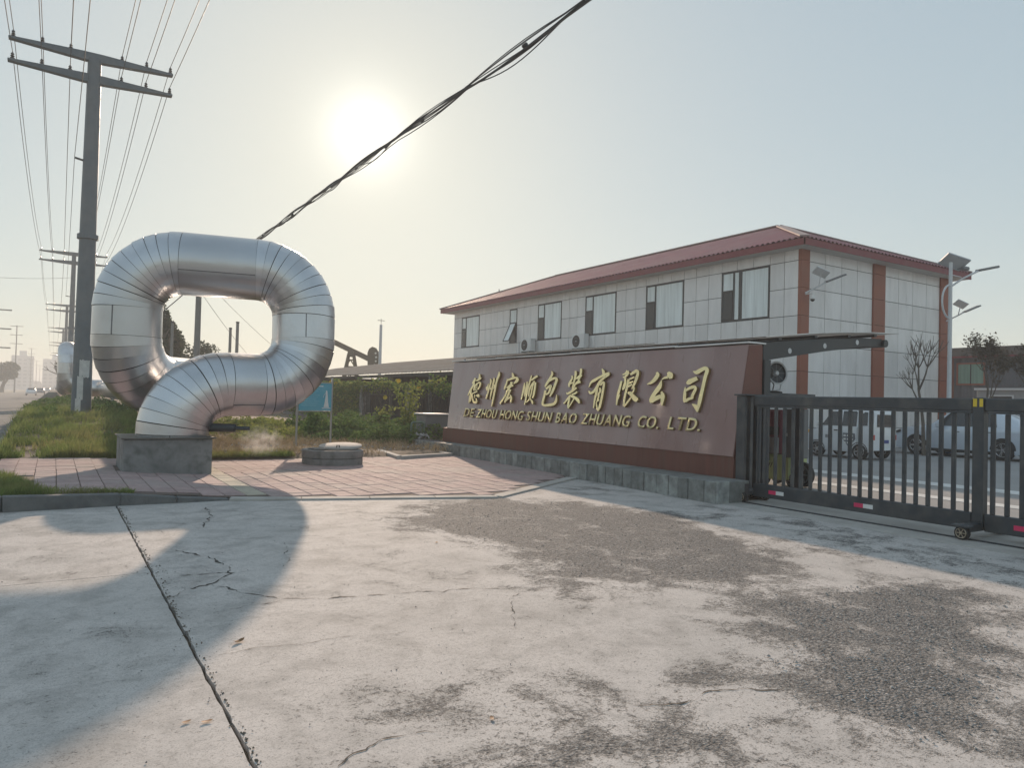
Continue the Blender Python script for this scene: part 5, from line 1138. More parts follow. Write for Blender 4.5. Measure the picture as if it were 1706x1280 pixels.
# ================================================================== VEHICLES
def loft(sections, name, m, parent, smooth=True, close=True):
    g = G(); n = len(sections[0])
    for s in sections: g.v += s
    for k in range(len(sections)-1):
        for j in range(n-1):
            a = k*n+j; g.f.append((a, a+1, a+1+n, a+n))
    if close:
        g.f.append(tuple(range(n))); e = (len(sections)-1)*n; g.f.append(tuple(range(e+n-1, e-1, -1)))
    return g.build(name, m, parent, smooth=smooth)
def car_wheel(c, r, w, parent):
    ty = G().lathe([(0, -w/2), (r*.66, -w/2), (r*.7, -w/2-.01), (r*.93, -w/2), (r, -w/2+.03), (r, w/2-.03), (r*.93, w/2), (r*.7, w/2+.01), (r*.66, w/2), (0, w/2)], c, (1, 0, 0), 28).build('wheel', M_BLACK, parent, smooth=True)
    g = G()
    for s in (-1, 1):
        cc = Vector(c)+Vector((s*(w/2+.012), 0, 0))
        g.lathe([(r*.60, -.01*s), (r*.64, .004*s), (r*.68, -.01*s)], cc, (1, 0, 0), 28); g.lathe([(0, .008*s), (r*.12, .006*s), (r*.15, -.02*s)], cc, (1, 0, 0), 14)
        for k in range(5):
            for da in (-.13, .13):
                a = k*2*math.pi/5; p = Vector((0, math.cos(a+da*2), math.sin(a+da*2))); q = Vector((0, math.cos(a+da), math.sin(a+da)))
                g.beam(cc+p*r*.12, cc+q*r*.63, r*.07, .012, (1, 0, 0))
    g.build('rim', M_RIM, ty)
def body_sections(W, prof, x0, y0, sgn):
    """prof: list of (d, zlow, zbelt, ztop, wscale, roofscale); d metres back from the nose"""
    out = []
    for d, zl, zb, zt, ws, rs in prof:
        h = W/2*ws; r_ = W/2*rs; y = y0-sgn*d
        pts = [(-h*.94, zl), (-h, zl+.10), (-h, zb-.12), (-h*.985, zb), (-r_, zt-.05), (-r_*.9, zt), (0, zt+.015), (r_*.9, zt), (r_, zt-.05), (h*.985, zb), (h, zb-.12), (h, zl+.10), (h*.94, zl)]
        out.append([(x0+a, y, z) for a, z in pts])
    return out
def side_glass(poly, x, parent, m=None):
    g = G(); g.prism(poly, x-.004, x+.004, 'x'); return g.build('side_window', m or M_GLASS, parent)
# --- small white van
van = thing('mini_van', 'small white delivery van with a shield emblem parked behind the gate', 'van', (21.66, 14.0, 0))
VW, vx, vy = 1.30, 21.66, 15.22
prof = [(0, .30, .62, .66, .86, .80), (.05, .24, .72, .80, .93, .84), (.35, .22, .86, .94, .98, .84), (.52, .22, .95, 1.02, 1, .84), (.95, .22, .98, 1.50, 1, .82), (1.25, .22, .98, 1.60, 1, .84), (2.0, .22, .98, 1.62, 1, .85), (2.25, .24, .98, 1.58, .98, .84), (2.33, .30, .92, 1.48, .95, .82)]
loft(body_sections(VW, prof, vx, vy, 1), 'van_body', M_CARW, van)
for s in (-1, 1):
    xx = vx+s*(VW/2*.925)
    g = G(); pl = [(14.62, 1.02), (13.98, 1.02), (13.98, 1.47), (14.30, 1.46)]
    for poly in (pl, [(13.90, 1.02), (13.42, 1.02), (13.42, 1.49), (13.90, 1.48)], [(13.34, 1.04), (13.06, 1.06), (13.08, 1.46), (13.34, 1.48)]):
        gg = G(); v0 = [(vx+s*(VW/2*(.99-.15*(z-1.0)/.55)+.006), y, z) for y, z in poly]; gg.v = v0; gg.f = [tuple(range(len(v0)))]; gg.build('side_window', M_GLASS, van)
    G().box((vx+s*(VW/2+.001), 13.945, .36), (vx+s*(VW/2+.006), 13.955, .98)).box((vx+s*(VW/2+.001), 13.38, .36), (vx+s*(VW/2+.006), 13.39, .98)).build('door_seam', M_JOINT, van)
    G().box((vx+s*(VW/2), 14.05, .86), (vx+s*(VW/2+.03), 14.17, .89)).build('door_handle', M_BLACK, van)
    G().box((vx+s*(VW/2+.0), 14.62, 1.0), (vx+s*(VW/2+.12), 14.72, 1.14)).build('mirror', M_WHITE, van, bevel=.02)
for (yy) in (14.78, 13.32):
    for s in (-1, 1):
        car_wheel((vx+s*(VW/2-.07), yy, .25), .25, .14, van)
        g = G(); k = 14
        for i in range(k+1):
            a = math.pi*i/k
            for r_ in (.262, .285): g.v.append((vx+s*(VW/2+.006), yy+r_*math.cos(a), .25+r_*math.sin(a)))
        for i in range(k): g.f.append((2*i, 2*i+1, 2*i+3, 2*i+2))
        g.build('wheel_arch', M_BLACK, van)
g = G(); g.v = [(vx-.45, vy-.56, 1.05), (vx+.45, vy-.56, 1.05), (vx+.42, vy-.93, 1.47), (vx-.42, vy-.93, 1.47)]; g.v = [(a, b+.02, c_+.02) for a, b, c_ in g.v]; g.f = [(0, 1, 2, 3)]; g.build('windscreen', M_GLASS, van)
G().box((vx-.42, vy-2.345, 1.02), (vx+.42, vy-2.335, 1.40)).build('rear_window', M_GLASS, van)
G().box((vx-VW/2+.03, vy-2.34, .62), (vx-VW/2+.12, vy-2.325, .78)).box((vx+VW/2-.12, vy-2.34, .62), (vx+VW/2-.03, vy-2.325, .78)).build('tail_lamp', mat('lamp_red', (.5, .05, .04), .3), van)
G().box((vx-.2, vy-2.345, .52), (vx+.2, vy-2.333, .62)).build('number_plate', M_BLUEP, van)
for s in (-1, 1): G().lathe([(0, .0), (.09, .0), (.10, -.05)], (vx+s*.47, vy+.015, .76), (s*.35, 1, .2), 16).build('headlamp', mat('lamp_amber', (.75, .38, .05), .3), van)
# emblem printed on the sliding door
g = G(); X = vx-VW/2-.008
g.v = [(X, 13.86, .80), (X, 13.46, .80), (X, 13.44, .62), (X, 13.66, .36), (X, 13.88, .62)]; g.f = [(0, 1, 2, 3, 4)]; e_ = g.build('shield_emblem', mat('emblem_grey', (.16, .17, .19), .5), van)
for i in range(3):
    for j in range(3): G().box((X-.004, 13.80-.12*j-.04, .72-.11*i-.03), (X-.002, 13.80-.12*j+.04, .72-.11*i+.03)).build('emblem_patch', M_WHITE, e_)
G().box((X-.003, 14.42, .62), (X-.001, 14.47, .72)).box((X-.003, 14.35, .62), (X-.001, 14.40, .72)).build('door_mark', M_DGREY, van)
# --- pale blue-white car
car = thing('parked_car', 'pale blue-white parked car beyond the bare tree', 'car', (27.0, 13.0, 0))
CW, cx, cy = 1.84, 27.0, 15.3
prof = [(0, .35, .62, .66, .78, .70), (.06, .22, .74, .80, .88, .78), (.4, .18, .90, .96, .97, .82), (1.1, .17, .98, 1.06, 1, .84), (1.35, .17, 1.0, 1.12, 1, .80), (2.0, .17, 1.0, 1.58, 1, .72), (2.6, .17, 1.0, 1.64, 1, .74), (3.5, .17, 1.02, 1.58, 1, .72), (4.2, .20, 1.04, 1.20, .98, .76), (4.5, .26, .98, 1.06, .93, .76), (4.6, .36, .80, .86, .86, .74)]
loft(body_sections(CW, prof, cx, cy, 1), 'car_body', M_CARB, car)
for s in (-1, 1):
    for poly in ([(13.72, 1.06), (12.75, 1.06), (12.75, 1.54), (13.28, 1.52)], [(12.68, 1.06), (11.75, 1.08), (11.9, 1.50), (12.68, 1.54)]):
        gg = G(); gg.v = [(cx+s*(CW/2*(.985-.42*(z-1.0)/.62*.62)+.008), y, z) for y, z in poly]; gg.f = [tuple(range(len(poly)))]; gg.build('side_window', M_GLASS, car)
    for yy in (14.36, 11.56):
        car_wheel((cx+s*(CW/2-.09), yy, .34), .34, .20, car)
        g = G(); k = 16
        for i in range(k+1):
            a = math.pi*i/k
            for r_ in (.0, .39): g.v.append((cx+s*(CW/2+.004), yy+r_*math.cos(a), .34+r_*math.sin(a)))
        for i in range(k): g.f.append((2*i, 2*i+1, 2*i+3, 2*i+2))
        g.build('wheel_arch', M_BLACK, car)
    G().box((cx+s*(CW/2-.02), 11.9, .17), (cx+s*(CW/2+.006), 14.0, .27)).build('sill', M_BLACK, car)
    G().box((cx+s*(CW/2-.02), 13.42, 1.0), (cx+s*(CW/2+.2), 13.6, 1.16)).build('mirror', M_CARB, car, bevel=.03)
    G().box((cx+s*(CW/2), 12.9, .86), (cx+s*(CW/2+.02), 13.1, .89)).box((cx+s*(CW/2), 11.9, .88), (cx+s*(CW/2+.02), 12.1, .91)).build('door_handle', M_DGREY, car)
    g = G(); g.v = [(cx+s*.92*.90, 15.22, .78), (cx+s*.92*.98, 14.92, .88), (cx+s*.92*.98, 14.92, .78), (cx+s*.92*.92, 15.2, .70)]; g.v = [(a+s*.02, b, c_) for a, b, c_ in g.v]; g.f = [(0, 1, 2, 3)]; g.build('headlamp', M_GLASS, car)
    G().box((cx+s*(CW/2-.012), 12.705, .30), (cx+s*(CW/2+.003), 12.715, 1.0)).build('door_seam', M_JOINT, car)
# --- small wheeled machine behind the gate
mac = thing('wheeled_machine', 'small green and maroon wheeled machine behind the gate beside the sign', 'machine', (12.3, 9.4, 0))
G().box((12.05, 9.05, .12), (12.6, 9.75, .62)).build('lower_body', M_GREEN, mac, bevel=.04)
G().box((12.1, 9.3, .62), (12.55, 9.74, 1.50)).build('upper_body', M_REDM, mac, bevel=.04)
G().box((12.045, 9.35, .64), (12.09, 9.7, .95)).build('front_panel', M_GREY, mac)
G().box((12.09, 9.36, 1.0), (12.098, 9.68, 1.16)).build('screen', M_GLASS, mac)
G().box((12.09, 9.38, 1.32), (12.098, 9.46, 1.42)).build('red_label', mat('label_red', (.6, .06, .10), .5), mac)
for k in range(4): G().beam((12.045, 9.5+.05*k, .36), (12.045, 9.46+.05*k, .46), .004, .012).build('stripe', M_BLACK, mac)
for y in (9.05, 9.7): 
    for x in (12.1, 12.5): wheel((x, y-.02, .13), .13, .07, mac, (1, 0, 0), M_DGREY)
wheel((12.3, 8.95, .26), .24, .1, mac, (1, 0, 0), M_DGREY)
G().tube([(12.08, 9.66, 1.0), (12.0, 9.62, .85), (12.02, 9.55, .7), (12.0, 9.5, .5)], .02, 8).build('hose', M_BLACK, mac, smooth=True)
cb = thing('control_cabinet', 'tall dark grey control cabinet on a thin pedestal behind the gate', 'cabinet', (12.0, 8.95, 0))
G().box((11.8, 8.62, .60), (12.0, 9.0, 1.52)).build('cabinet_box', M_DGREY, cb, bevel=.01); G().box((11.86, 8.76, -.01), (11.94, 8.86, .60)).build('pedestal', M_DGREY, cb)
G().box((11.795, 8.93, 1.0), (11.799, 8.97, 1.06)).build('lock_plate', M_LGREY, cb)

# ================================================================== LAMPS
def solar_post():
    t = thing('solar_street_lamp', 'tall pale solar street lamp post at the building corner', 'street lamp', (27.55, 14, 0))
    x, y = 27.55, 14.0
    G().tube([(x, y, -.02), (x, y, 7.0)], [.085, .06], 14).build('post', M_LGREY, t, smooth=True)
    G().lathe([(.10, 0), (.10, 1.25), (.085, 1.27)], (x, y, 0), n=16).build('blue_sleeve', M_BLUEP, t)
    G().lathe([(.2, 0), (.2, .03), (0, .03)], (x, y, 0), n=16).build('base_plate', M_DGREY, t)
    # panel
    c = Vector((x+.22, y, 7.05)); u = Vector((.80, -.52, -.30)).normalized()*.42; v = Vector((.25, .75, -.45)).normalized()*.30; n_ = u.cross(v).normalized()*.03
    g = G(); g.v = [tuple(c+a*u+b*v+k*n_) for k in (-1, 1) for a, b in ((-1,-1),(1,-1),(1,1),(-1,1))]; g.f = [(3,2,1,0),(4,5,6,7),(0,1,5,4),(1,2,6,5),(2,3,7,6),(3,0,4,7)]
    g.build('solar_panel', mat('panel_back', (.42, .44, .46), .5, .2), t)
    G().box((x+.5, y-.2, 6.80), (x+.95, y+.05, 6.92)).build('battery_box', M_DGREY, t, bevel=.02)
    e = Vector((x+2.05, y-.45, 6.98))
    G().tube([(x, y, 6.1), (x+.55, y-.15, 6.45), tuple(e-Vector((.55, -.1, .1)))], .035, 10).build('lamp_arm', M_LGREY, t, smooth=True)
    G().tube([(x, y, 6.55), (x+.5, y-.12, 6.5)], .02, 8).build('arm_brace', M_LGREY, t)
    h = G(); h.beam(e-Vector((.75, -.14, .17)), e+Vector((.25, -.05, .06)), .24, .09); h.build('lamp_head', M_DGREY, t, bevel=.02)
    pts = [(x-.05, y, 4.95+.0)]
    pts = [(x+.0-.62*math.sin(a)*.9, y, 5.55-.62*math.cos(a)) for a in [math.pi*i/12 for i in range(13)]]
    G().tube(pts, .035, 8).build('curved_brace', M_LGREY, t, smooth=True)
solar_post()
def wall_lamp(x, y, z, label, s=1.0):
    t = thing('wall_solar_lamp', label, 'lamp', (x, y, z), 'solar lamps on the wall pillars')
    G().tube([(x, y, z), (x+.35*s, y-.30*s, z+.25*s), (x+.55*s, y-.5*s, z+.42*s)], .03, 8).build('arm', M_LGREY, t, smooth=True)
    G().beam((x+.5*s, y-.5*s, z+.40*s), (x+1.25*s, y-.75*s, z+.72*s), .22, .06).build('lamp_head', M_DGREY, t, bevel=.015)
    c = Vector((x+.2, y-.5*s, z+.72*s)); u = Vector((.9, -.2, -.25))*.32*s; v = Vector((.25, .75, -.45))*.2*s; n_ = u.cross(v).normalized()*.02
    g = G(); g.v = [tuple(c+a*u+b*v+k*n_) for k in (-1, 1) for a, b in ((-1,-1),(1,-1),(1,1),(-1,1))]; g.f = [(3,2,1,0),(4,5,6,7),(0,1,5,4),(1,2,6,5),(2,3,7,6),(3,0,4,7)]
    g.build('solar_panel', M_LGREY, t)
    G().tube([(x+.35*s, y-.32*s, z+.26*s), (x+.22*s, y-.48*s, z+.65*s)], .02, 6).build('panel_stem', M_LGREY, t)
    return t
wall_lamp(23.15, 16.88, 5.75, 'solar wall lamp on the orange pillar at the near building corner')
wall_lamp(32.9, 16.88, 5.5, 'solar wall lamp on the far orange pillar behind the street lamp')
cm = thing('security_camera', 'white dome camera hanging below the wall lamp at the corner', 'camera', (23.2, 16.75, 5.5))
G().tube([(23.2, 16.9, 5.72), (23.2, 16.6, 5.72), (23.2, 16.6, 5.62)], .03, 8).build('mount', M_WHITE, cm, smooth=True)
G().lathe([(0, .12), (.09, .12), (.10, 0), (.08, -.02)], (23.2, 16.6, 5.52), n=16).build('housing', M_WHITE, cm, smooth=True)
G().lathe([(.08, 0), (.07, -.06), (.03, -.09), (0, -.095)], (23.2, 16.6, 5.51), n=16).build('dome', M_BLACK, cm, smooth=True)

# distant low building at the right
fb = thing('grey_workshop', 'low dark grey corrugated workshop with a window pane coloured for a green reflection at right', 'building', (50, 17, 0))
g = G(); X = 45.0; y = 4.0; n = int((23.2-4)/.15)
for i in range(n+1):
    yy = 4+(23.2-4)*i/n; dx = (0, 0, .05, .05)[i % 4]
    g.v += [(X+dx, yy, -.05), (X+dx, yy, 4.75)]
    if i: k = 2*i; g.f.append((k-2, k, k+1, k-1))
g.build('corrugated_wall', M_GREYW, fb)
G().box((X+.1, 4, -.05), (58, 23.1, 4.74)).build('wall_core', M_GREYW, fb)
G().box((X-.25, 3.8, 4.76), (58.2, 23.4, 5.30)).build('parapet', mat('parapet_brown', (.12, .10, .09), .7, var=.15), fb)
G().box((X-.30, 3.8, 4.70), (X-.26, 23.4, 4.80)).build('red_trim', M_FASCIA, fb)
wf = G().box((X-.06, 20.88, 3.12), (X, 20.96, 4.42)).box((X-.06, 22.36, 3.12), (X, 22.44, 4.42)).box((X-.06, 20.96, 3.12), (X, 22.36, 3.20)).box((X-.06, 20.96, 4.34), (X, 22.36, 4.42)).build('window_frame', M_PILLAR, fb)
G().box((X-.03, 20.97, 3.21), (X-.02, 22.35, 4.33)).build('window_pane', M_PANEG, wf)
G().box((X-.06, 21.63, 3.21), (X-.035, 21.68, 4.33)).build('window_bar', M_FRAME, wf)
G().box((X-.3, 22.6, -.05), (X+.2, 23.3, 4.69)).build('pillar', M_PILLAR, fb)
bo = thing('guard_booth', 'small grey prefabricated booth in front of the workshop at the right edge', 'booth', (43.0, 18.6, 0))
G().box((42.2, 16.5, -.02), (44.2, 20.0, 2.75)).build('booth_wall', M_GREY, bo, bevel=.02)
G().box((42.1, 16.4, 2.75), (44.3, 20.1, 2.86)).build('booth_roof', M_LGREY, bo)
f_ = G().box((42.17, 18.2, 1.6), (42.198, 19.4, 2.5)).build('booth_window', M_LGREY, bo); G().box((42.16, 18.28, 1.68), (42.169, 19.32, 2.42)).build('pane', M_GLASS, f_)
# small red-roofed annex edge behind the building corner

# ================================================================== TREES
def branch_tree(t, base, h, r0, seed, levels=4, spread=.55, first=.45, up=.25, tips=None, nch=3, bark=M_BARK, shrink=1.0):
    rr = random.Random(seed); g = G(); ends = []
    def grow(p, d, L, r, lev):
        k = 4; pts = [p]; dd = d.copy(); q = p.copy()
        for i in range(k):
            dd = (dd+Vector((rr.uniform(-1, 1), rr.uniform(-1, 1), rr.uniform(-.5, 1)*.6))*.13+Vector((0, 0, up*.12))).normalized()
            q = q+dd*(L/k); pts.append(q.copy())
        g.tube(pts, [r*(1-.45*i/k) for i in range(k+1)], 10 if lev == 0 else (6 if lev < 3 else 4), caps=True)
        if lev >= 2: ends.extend(pts[1:])
        if lev >= levels: return
        n = nch+(1 if rr.random() < .4 else 0)
        for i in range(n):
            an = 2*math.pi*(i+rr.random()*.6)/n; s = spread*rr.uniform(.7, 1.3)
            a = dd.cross(Vector((.3, .9, .2))).normalized(); b = dd.cross(a)
            nd = (dd+(a*math.cos(an)+b*math.sin(an))*s).normalized()
            st = pts[-1] if lev else pts[-1-rr.choice((0, 0, 1))]
            grow(st, nd, L*rr.uniform(.55, .8)*(shrink if lev == 0 else 1), r*.55*rr.uniform(.8, 1.05), lev+1)
    grow(Vector(base), Vector((rr.uniform(-.04, .04), rr.uniform(-.04, .04), 1)), h*first, r0, 0)
    g.build('trunk', bark, t, smooth=True)
    return ends
def crown(t, P, size, m, name='crown', jit=1.0):
    P = np.array(P); V, F = leaf_cards(P, np.tile([0, 0, 1.], (len(P), 1)), size, rng, .55, jit)
    return fastmesh(name, V, F, m, t)
def yard_tree(x, y, h, seed, leaves, label):
    t = thing('yard_tree', label, 'tree', (x, y, 0), 'young trees in the yard')
    ends = branch_tree(t, (x, y, -.05), h, .07, seed, 4 if leaves else 3, .55, .60, .9, nch=4, shrink=.52)
    if leaves:
        P = [np.array(e)+rng.normal(0, .07, 3) for e in ends for _ in range(leaves) if rng.random() < .28]
        crown(t, P, .055, mat('dry_leaf', (.10, .075, .045), .7, var=.4, scale=5, transl=.2))
yard_tree(25.75, 13.9, 3.9, 31, 0, 'leafless young tree in front of the end wall of the office')
yard_tree(31.5, 14.6, 4.3, 5, 3, 'young tree with withered leaves in front of the green window')
yard_tree(31.3, 12.9, 3.9, 23, 4, 'young tree with withered leaves cut by the right picture edge')

def blob_pts(c, rad, n, lumps=16, seed=1):
    """leaf positions: uneven clumps on the shell of an uneven crown"""
    r_ = np.random.default_rng(seed); c = np.array(c); rad = np.array(rad); out = []
    for k in range(lumps):
        d = r_.normal(size=3); d /= np.linalg.norm(d); d[2] = d[2]*.9+.1
        cc = c+d*rad*r_.uniform(.35, .85); rr = rad*r_.uniform(.22, .42)
        q = r_.normal(size=(n//lumps, 3)); q /= np.linalg.norm(q, axis=1)[:, None]; q *= r_.uniform(.55, 1.0, (len(q), 1))**.6
        out.append(cc+q*rr)
    return np.vstack(out)
def leafy_tree(x, y, z0, h, w, n, leaf, label, seed, m=M_LEAFD, cz=.62, name='leafy_tree', group='trees behind the pipe loop', lumps=22):
    t = thing(name, label, 'tree', (x, y, z0), group)
    branch_tree(t, (x, y, z0-.2), h*.9, w*.07+.05, seed, 3, .6, .4, .35)
    P = blob_pts((x, y, z0+h*cz), (w/2, w/2, h*(1-cz)), n, lumps, seed)
    crown(t, P, leaf, m)
leafy_tree(5.95, 53, 0, 7.4, 3.4, 9000, .12, 'dark bushy tree seen through the left of the pipe loop', 3, cz=.55)
leafy_tree(9.6, 62, 0, 5.7, 4.2, 6000, .12, 'round olive green tree low in the pipe loop opening', 8, cz=.55)
leafy_tree(-12.5, 250, -.1, 9, 9, 3500, .4, 'hazy dark tree across the road at the left picture edge', 5, group='trees along the road')
leafy_tree(-15.5, 236, -.1, 8, 8, 2500, .4, 'hazy tree half cut off by the left picture edge', 6, group='trees along the road')
leafy_tree(1.9, 92, .2, 3.6, 3.0, 2200, .12, 'small dark shrub-like tree at the foot of the second pole', 15, cz=.5, group='trees along the road')
leafy_tree(1.6, 135, .2, 6.5, 3.6, 2200, .18, 'thin hazy tree beside the third pole', 16, group='trees along the road')
# treeline far off
P = np.vstack([blob_pts((x, 720+rng.uniform(-30, 30), 3), (9, 6, rng.uniform(4, 8)), 700, 10, 100+i) for i, x in enumerate(np.linspace(-120, 60, 22))])
V, F = leaf_cards(P, np.tile([0, 0, 1.], (len(P), 1)), .8, rng, .7, 1.0)
o = fastmesh('far_treeline', V, F, M_LEAFD, None, 'stuff'); tag(o, 'hazy line of distant trees at the end of the road', 'trees')

# ================================================================== GRASS, WEEDS
def blades(name, pts, hgt, wid, m, lean=.35):
    n = len(pts); P = np.array(pts); a = rng.random(n)*6.28; h = hgt*(.5+.8*rng.random(n)); w = wid*(.7+.6*rng.random(n))
    ux, uy = np.cos(a)*w, np.sin(a)*w; lx, ly = rng.normal(0, lean, n)*h, rng.normal(0, lean, n)*h
    z = np.zeros(n)
    V = np.stack([P+np.stack([ux, uy, z], 1), P-np.stack([ux, uy, z], 1), P+np.stack([lx*.45-ux*.6, ly*.45-uy*.6, h*.6], 1), P+np.stack([lx*.45+ux*.6, ly*.45+uy*.6, h*.6], 1), P+np.stack([lx, ly, h], 1)], 1).reshape(-1, 3)
    i = (np.arange(n)*5)[:, None]
    T = np.concatenate([i+[[0, 1, 2]], i+[[0, 2, 3]], i+[[3, 2, 4]]], 1).reshape(-1, 3)
    return fastmesh(name, V, T, m, None, 'stuff')
pts = []
while len(pts) < 30000:
    y = 17.45+24*rng.random()**1.7; x = rng.uniform(-.95, 2.7)
    if nz(x, y, 1.1)+nz(x, y, 4)*.5 < -.12+.1*rng.random(): continue
    if (x-.84)**2+(y-30)**2 < .3: continue
    pts.append((x, y, vground(x, y)-.01))
pts2 = [p for p in pts if nz(p[0], p[1], 1.6, 9) > .12 and rng.random() < .35]
o = blades('verge_tufts', pts2, .34, .007, M_GRASS, .5); tag(o, 'taller rough grass tufts among the verge grass by the near pole', 'grass')
o = blades('verge_grass', pts, .19, .008, M_GRASS); tag(o, 'sunlit short green grass on the verge round the near pole', 'grass')
pts = []
while len(pts) < 7000:
    x = rng.uniform(-1.0, .05); y = rng.uniform(11.2, 13.9); e = .35*nz(x, y, 2)
    if x > -.35+.25*e+.2*rng.random()-.25*(y-12.4): continue
    pts.append((x, y, .12))
o = blades('corner_grass', pts, .13, .005, M_GRASS); tag(o, 'small grass tuft behind the kerb at the left picture edge', 'grass')
pts = []
for _ in range(900):   # straggling grass creeping over the pavers behind the kerb
    x = rng.uniform(-.3, 1.0); y = 11.45+abs(rng.normal(0, .22))*(1.2-x)
    pts.append((x, y, pave_h(x, y)-.01))
o = blades('creeping_grass', pts, .07, .005, M_GRASS, .8); tag(o, 'thin creeping grass over the pavers just behind the dark kerb', 'grass')
pts = []
while len(pts) < 5200:  # grass edge right of the plinth
    x = rng.uniform(2.6, 4.9); y = 17.35+abs(rng.normal(0, .6))
    pts.append((x, y, vground(x, y)-.02))
o = blades('bed_edge_grass', pts, .12, .006, M_GRASS); tag(o, 'strip of green grass along the paver edge right of the concrete block', 'grass')
pts = []
while len(pts) < 15000:
    x = rng.uniform(2.8, 10.5); y = rng.uniform(17.6, 29)
    if nz(x, y, .8)+.3*nz(x, y, 3) < -.05: continue
    pts.append((x, y, vground(x, y)-.02))
o = blades('dry_weeds', pts, .22, .008, M_DRY, .9); tag(o, 'brown withered weeds lying over the bed behind the blue board', 'weeds')
def weed_mass(name, label, cells_, n, leaf, m, hmax):
    P = []
    for (x, y, rx, ry, h) in cells_:
        k = n//len(cells_); a = rng.random(k)*6.28; r_ = np.sqrt(rng.random(k))
        px_, py_ = x+rx*r_*np.cos(a), y+ry*r_*np.sin(a)
        top = h*np.sqrt(np.maximum(0, 1-r_**2))*(.7+.5*np.array([nz(u, v, 2.2) for u, v in zip(px_, py_)])+.2)
        P.append(np.stack([px_, py_, np.array([vground(u, v) for u, v in zip(px_, py_)])+top*(.35+.65*rng.random(k))], 1))
    P = np.vstack(P); V, F = leaf_cards(P, np.tile([0, 0, 1.], (len(P), 1)), leaf, rng, .6, .8)
    o = fastmesh(name, V, F, m, None, 'stuff'); tag(o, label, 'plants')
cl = [(rng.uniform(7.2, 11.6), rng.uniform(20.5, 26), rng.uniform(.4, .9), rng.uniform(.4, .9), rng.uniform(.35, .8)) for _ in range(50)]
weed_mass('green_weeds', 'leafy green weeds massed in front of the iron fence', cl, 24000, .06, M_LEAF, .6)
cl = [(rng.uniform(3.2, 7.5), rng.uniform(20.5, 29), rng.uniform(.4, .9), rng.uniform(.4, .9), rng.uniform(.25, .5)) for _ in range(30)]
weed_mass('low_weeds', 'low straggling weeds between the pipe loop and the blue board', cl, 11000, .05, M_LEAFY, .5)
cl = [(rng.uniform(-.6, 2.6), rng.uniform(31, 60), rng.uniform(.4, .9), rng.uniform(.8, 2), rng.uniform(.2, .6)) for _ in range(22)]
weed_mass('roadside_weeds', 'dark scrub behind the near pole along the verge', cl, 7000, .07, M_LEAF, .5)
# tall plants that stand out of the bed
def tall_plant(x, y, h, n, m, label, leaf=.07, flowers=0):
    t = thing('tall_weed', label, 'plant', (x, y, vground(x, y)), 'tall weeds by the fence'); z0 = vground(x, y); g = G(); P = []
    for k in range(7):
        a = rng.random()*6.28; l = h*rng.uniform(.6, 1); tx, ty = math.cos(a)*.28*l, math.sin(a)*.28*l
        pts = [(x+tx*u**1.5, y+ty*u**1.5, z0+l*u) for u in (0, .35, .7, 1)]
        g.tube(pts, [.012, .010, .008, .004], 5)
        for q in range(n//7):
            u = rng.uniform(.15, 1); P.append((x+tx*u**1.5+rng.normal(0, .09), y+ty*u**1.5+rng.normal(0, .09), z0+l*u+rng.normal(0, .05)))
    g.build('stems', M_LEAF, t); crown(t, P, leaf, m, 'foliage')
tall_plant(10.1, 22.7, 1.9, 420, M_LEAFY, 'tall bright green weed just left of the grey meter cabinet')
tall_plant(9.6, 23.6, 1.1, 300, M_LEAFY, 'shorter green weed in front of the tall one by the cabinet')
tall_plant(7.2, 23.5, 1.0, 260, M_LEAF, 'dark bushy weed beside the right post of the blue board')

# ================================================================== SMALL THINGS ON THE PAVEMENT
man = thing('manhole_shaft', 'round raised concrete manhole with its lid lying askew on top', 'manhole', (5.33, 15.95, 0))
def ringwall(z0, z1, r, name, m, nseg=30):
    g = G(); g.lathe([(r-.12, z0), (r-.005, z0), (r, z0+.01), (r, z1-.012), (r-.012, z1), (r-.12, z1), (r-.12, z0)], (5.33, 15.95, 0), n=nseg); return g.build(name, m, man, smooth=True)
ringwall(-.02, .165, .66, 'lower_ring', M_PLINTH); ringwall(.178, .345, .67, 'upper_ring', M_PLINTH)
g = G(); g.lathe([(0, 0), (.46, 0), (.475, .012), (.475, .05), (.46, .062), (0, .065)], (5.52, 16.0, .372), Vector((-.05, -.06, 1)), 30); g.build('lid', M_EDGE, man, smooth=True)
G().tube([(5.30, 15.62, .40), (5.30, 15.60, .45), (5.36, 15.60, .45), (5.36, 15.62, .40)], .012, 6).build('lid_handle', M_DARKSTEEL, man)
G().box((4.85, 15.7, .347), (5.1, 15.9, .38)).build('loose_brick', M_KERB, man, bevel=.006)

bd = thing('blue_notice_board', 'blue notice board on two thin steel posts behind the manhole', 'sign', (5.9, 19.4, 0))
B0, B1 = Vector((5.42, 19.2, 0)), Vector((6.42, 19.45, 0)); ud = (B1-B0).normalized(); nd = Vector((ud.y, -ud.x, 0))
for b in (B0, B1): G().tube([b+Vector((0, 0, vground(b.x, b.y)-.2)), b+Vector((0, 0, 2.02))], .028, 10).build('post', M_GALV, bd, smooth=True)
def board_quad(u0, u1, z0, z1, off, name, m, parent, th=.006):
    L = (B1-B0).length; a = B0+ud*L*u0+nd*off; b = B0+ud*L*u1+nd*off; g = G()
    g.v = [tuple(p+Vector((0, 0, z))-nd*k) for k in (0, th) for p, z in ((a, z0), (b, z0), (b, z1), (a, z1))]
    g.f = [(0,1,2,3),(7,6,5,4),(0,4,5,1),(1,5,6,2),(2,6,7,3),(3,7,4,0)]; return g.build(name, m, parent)
pn = board_quad(.03, .97, 1.13, 1.86, .035, 'panel', M_BOARD, bd, .02)
for a in ((0, 1, 1.10, 1.128), (0, 1, 1.862, 1.89)): board_quad(*a, .042, 'frame_bar', M_GALV, bd, .03)
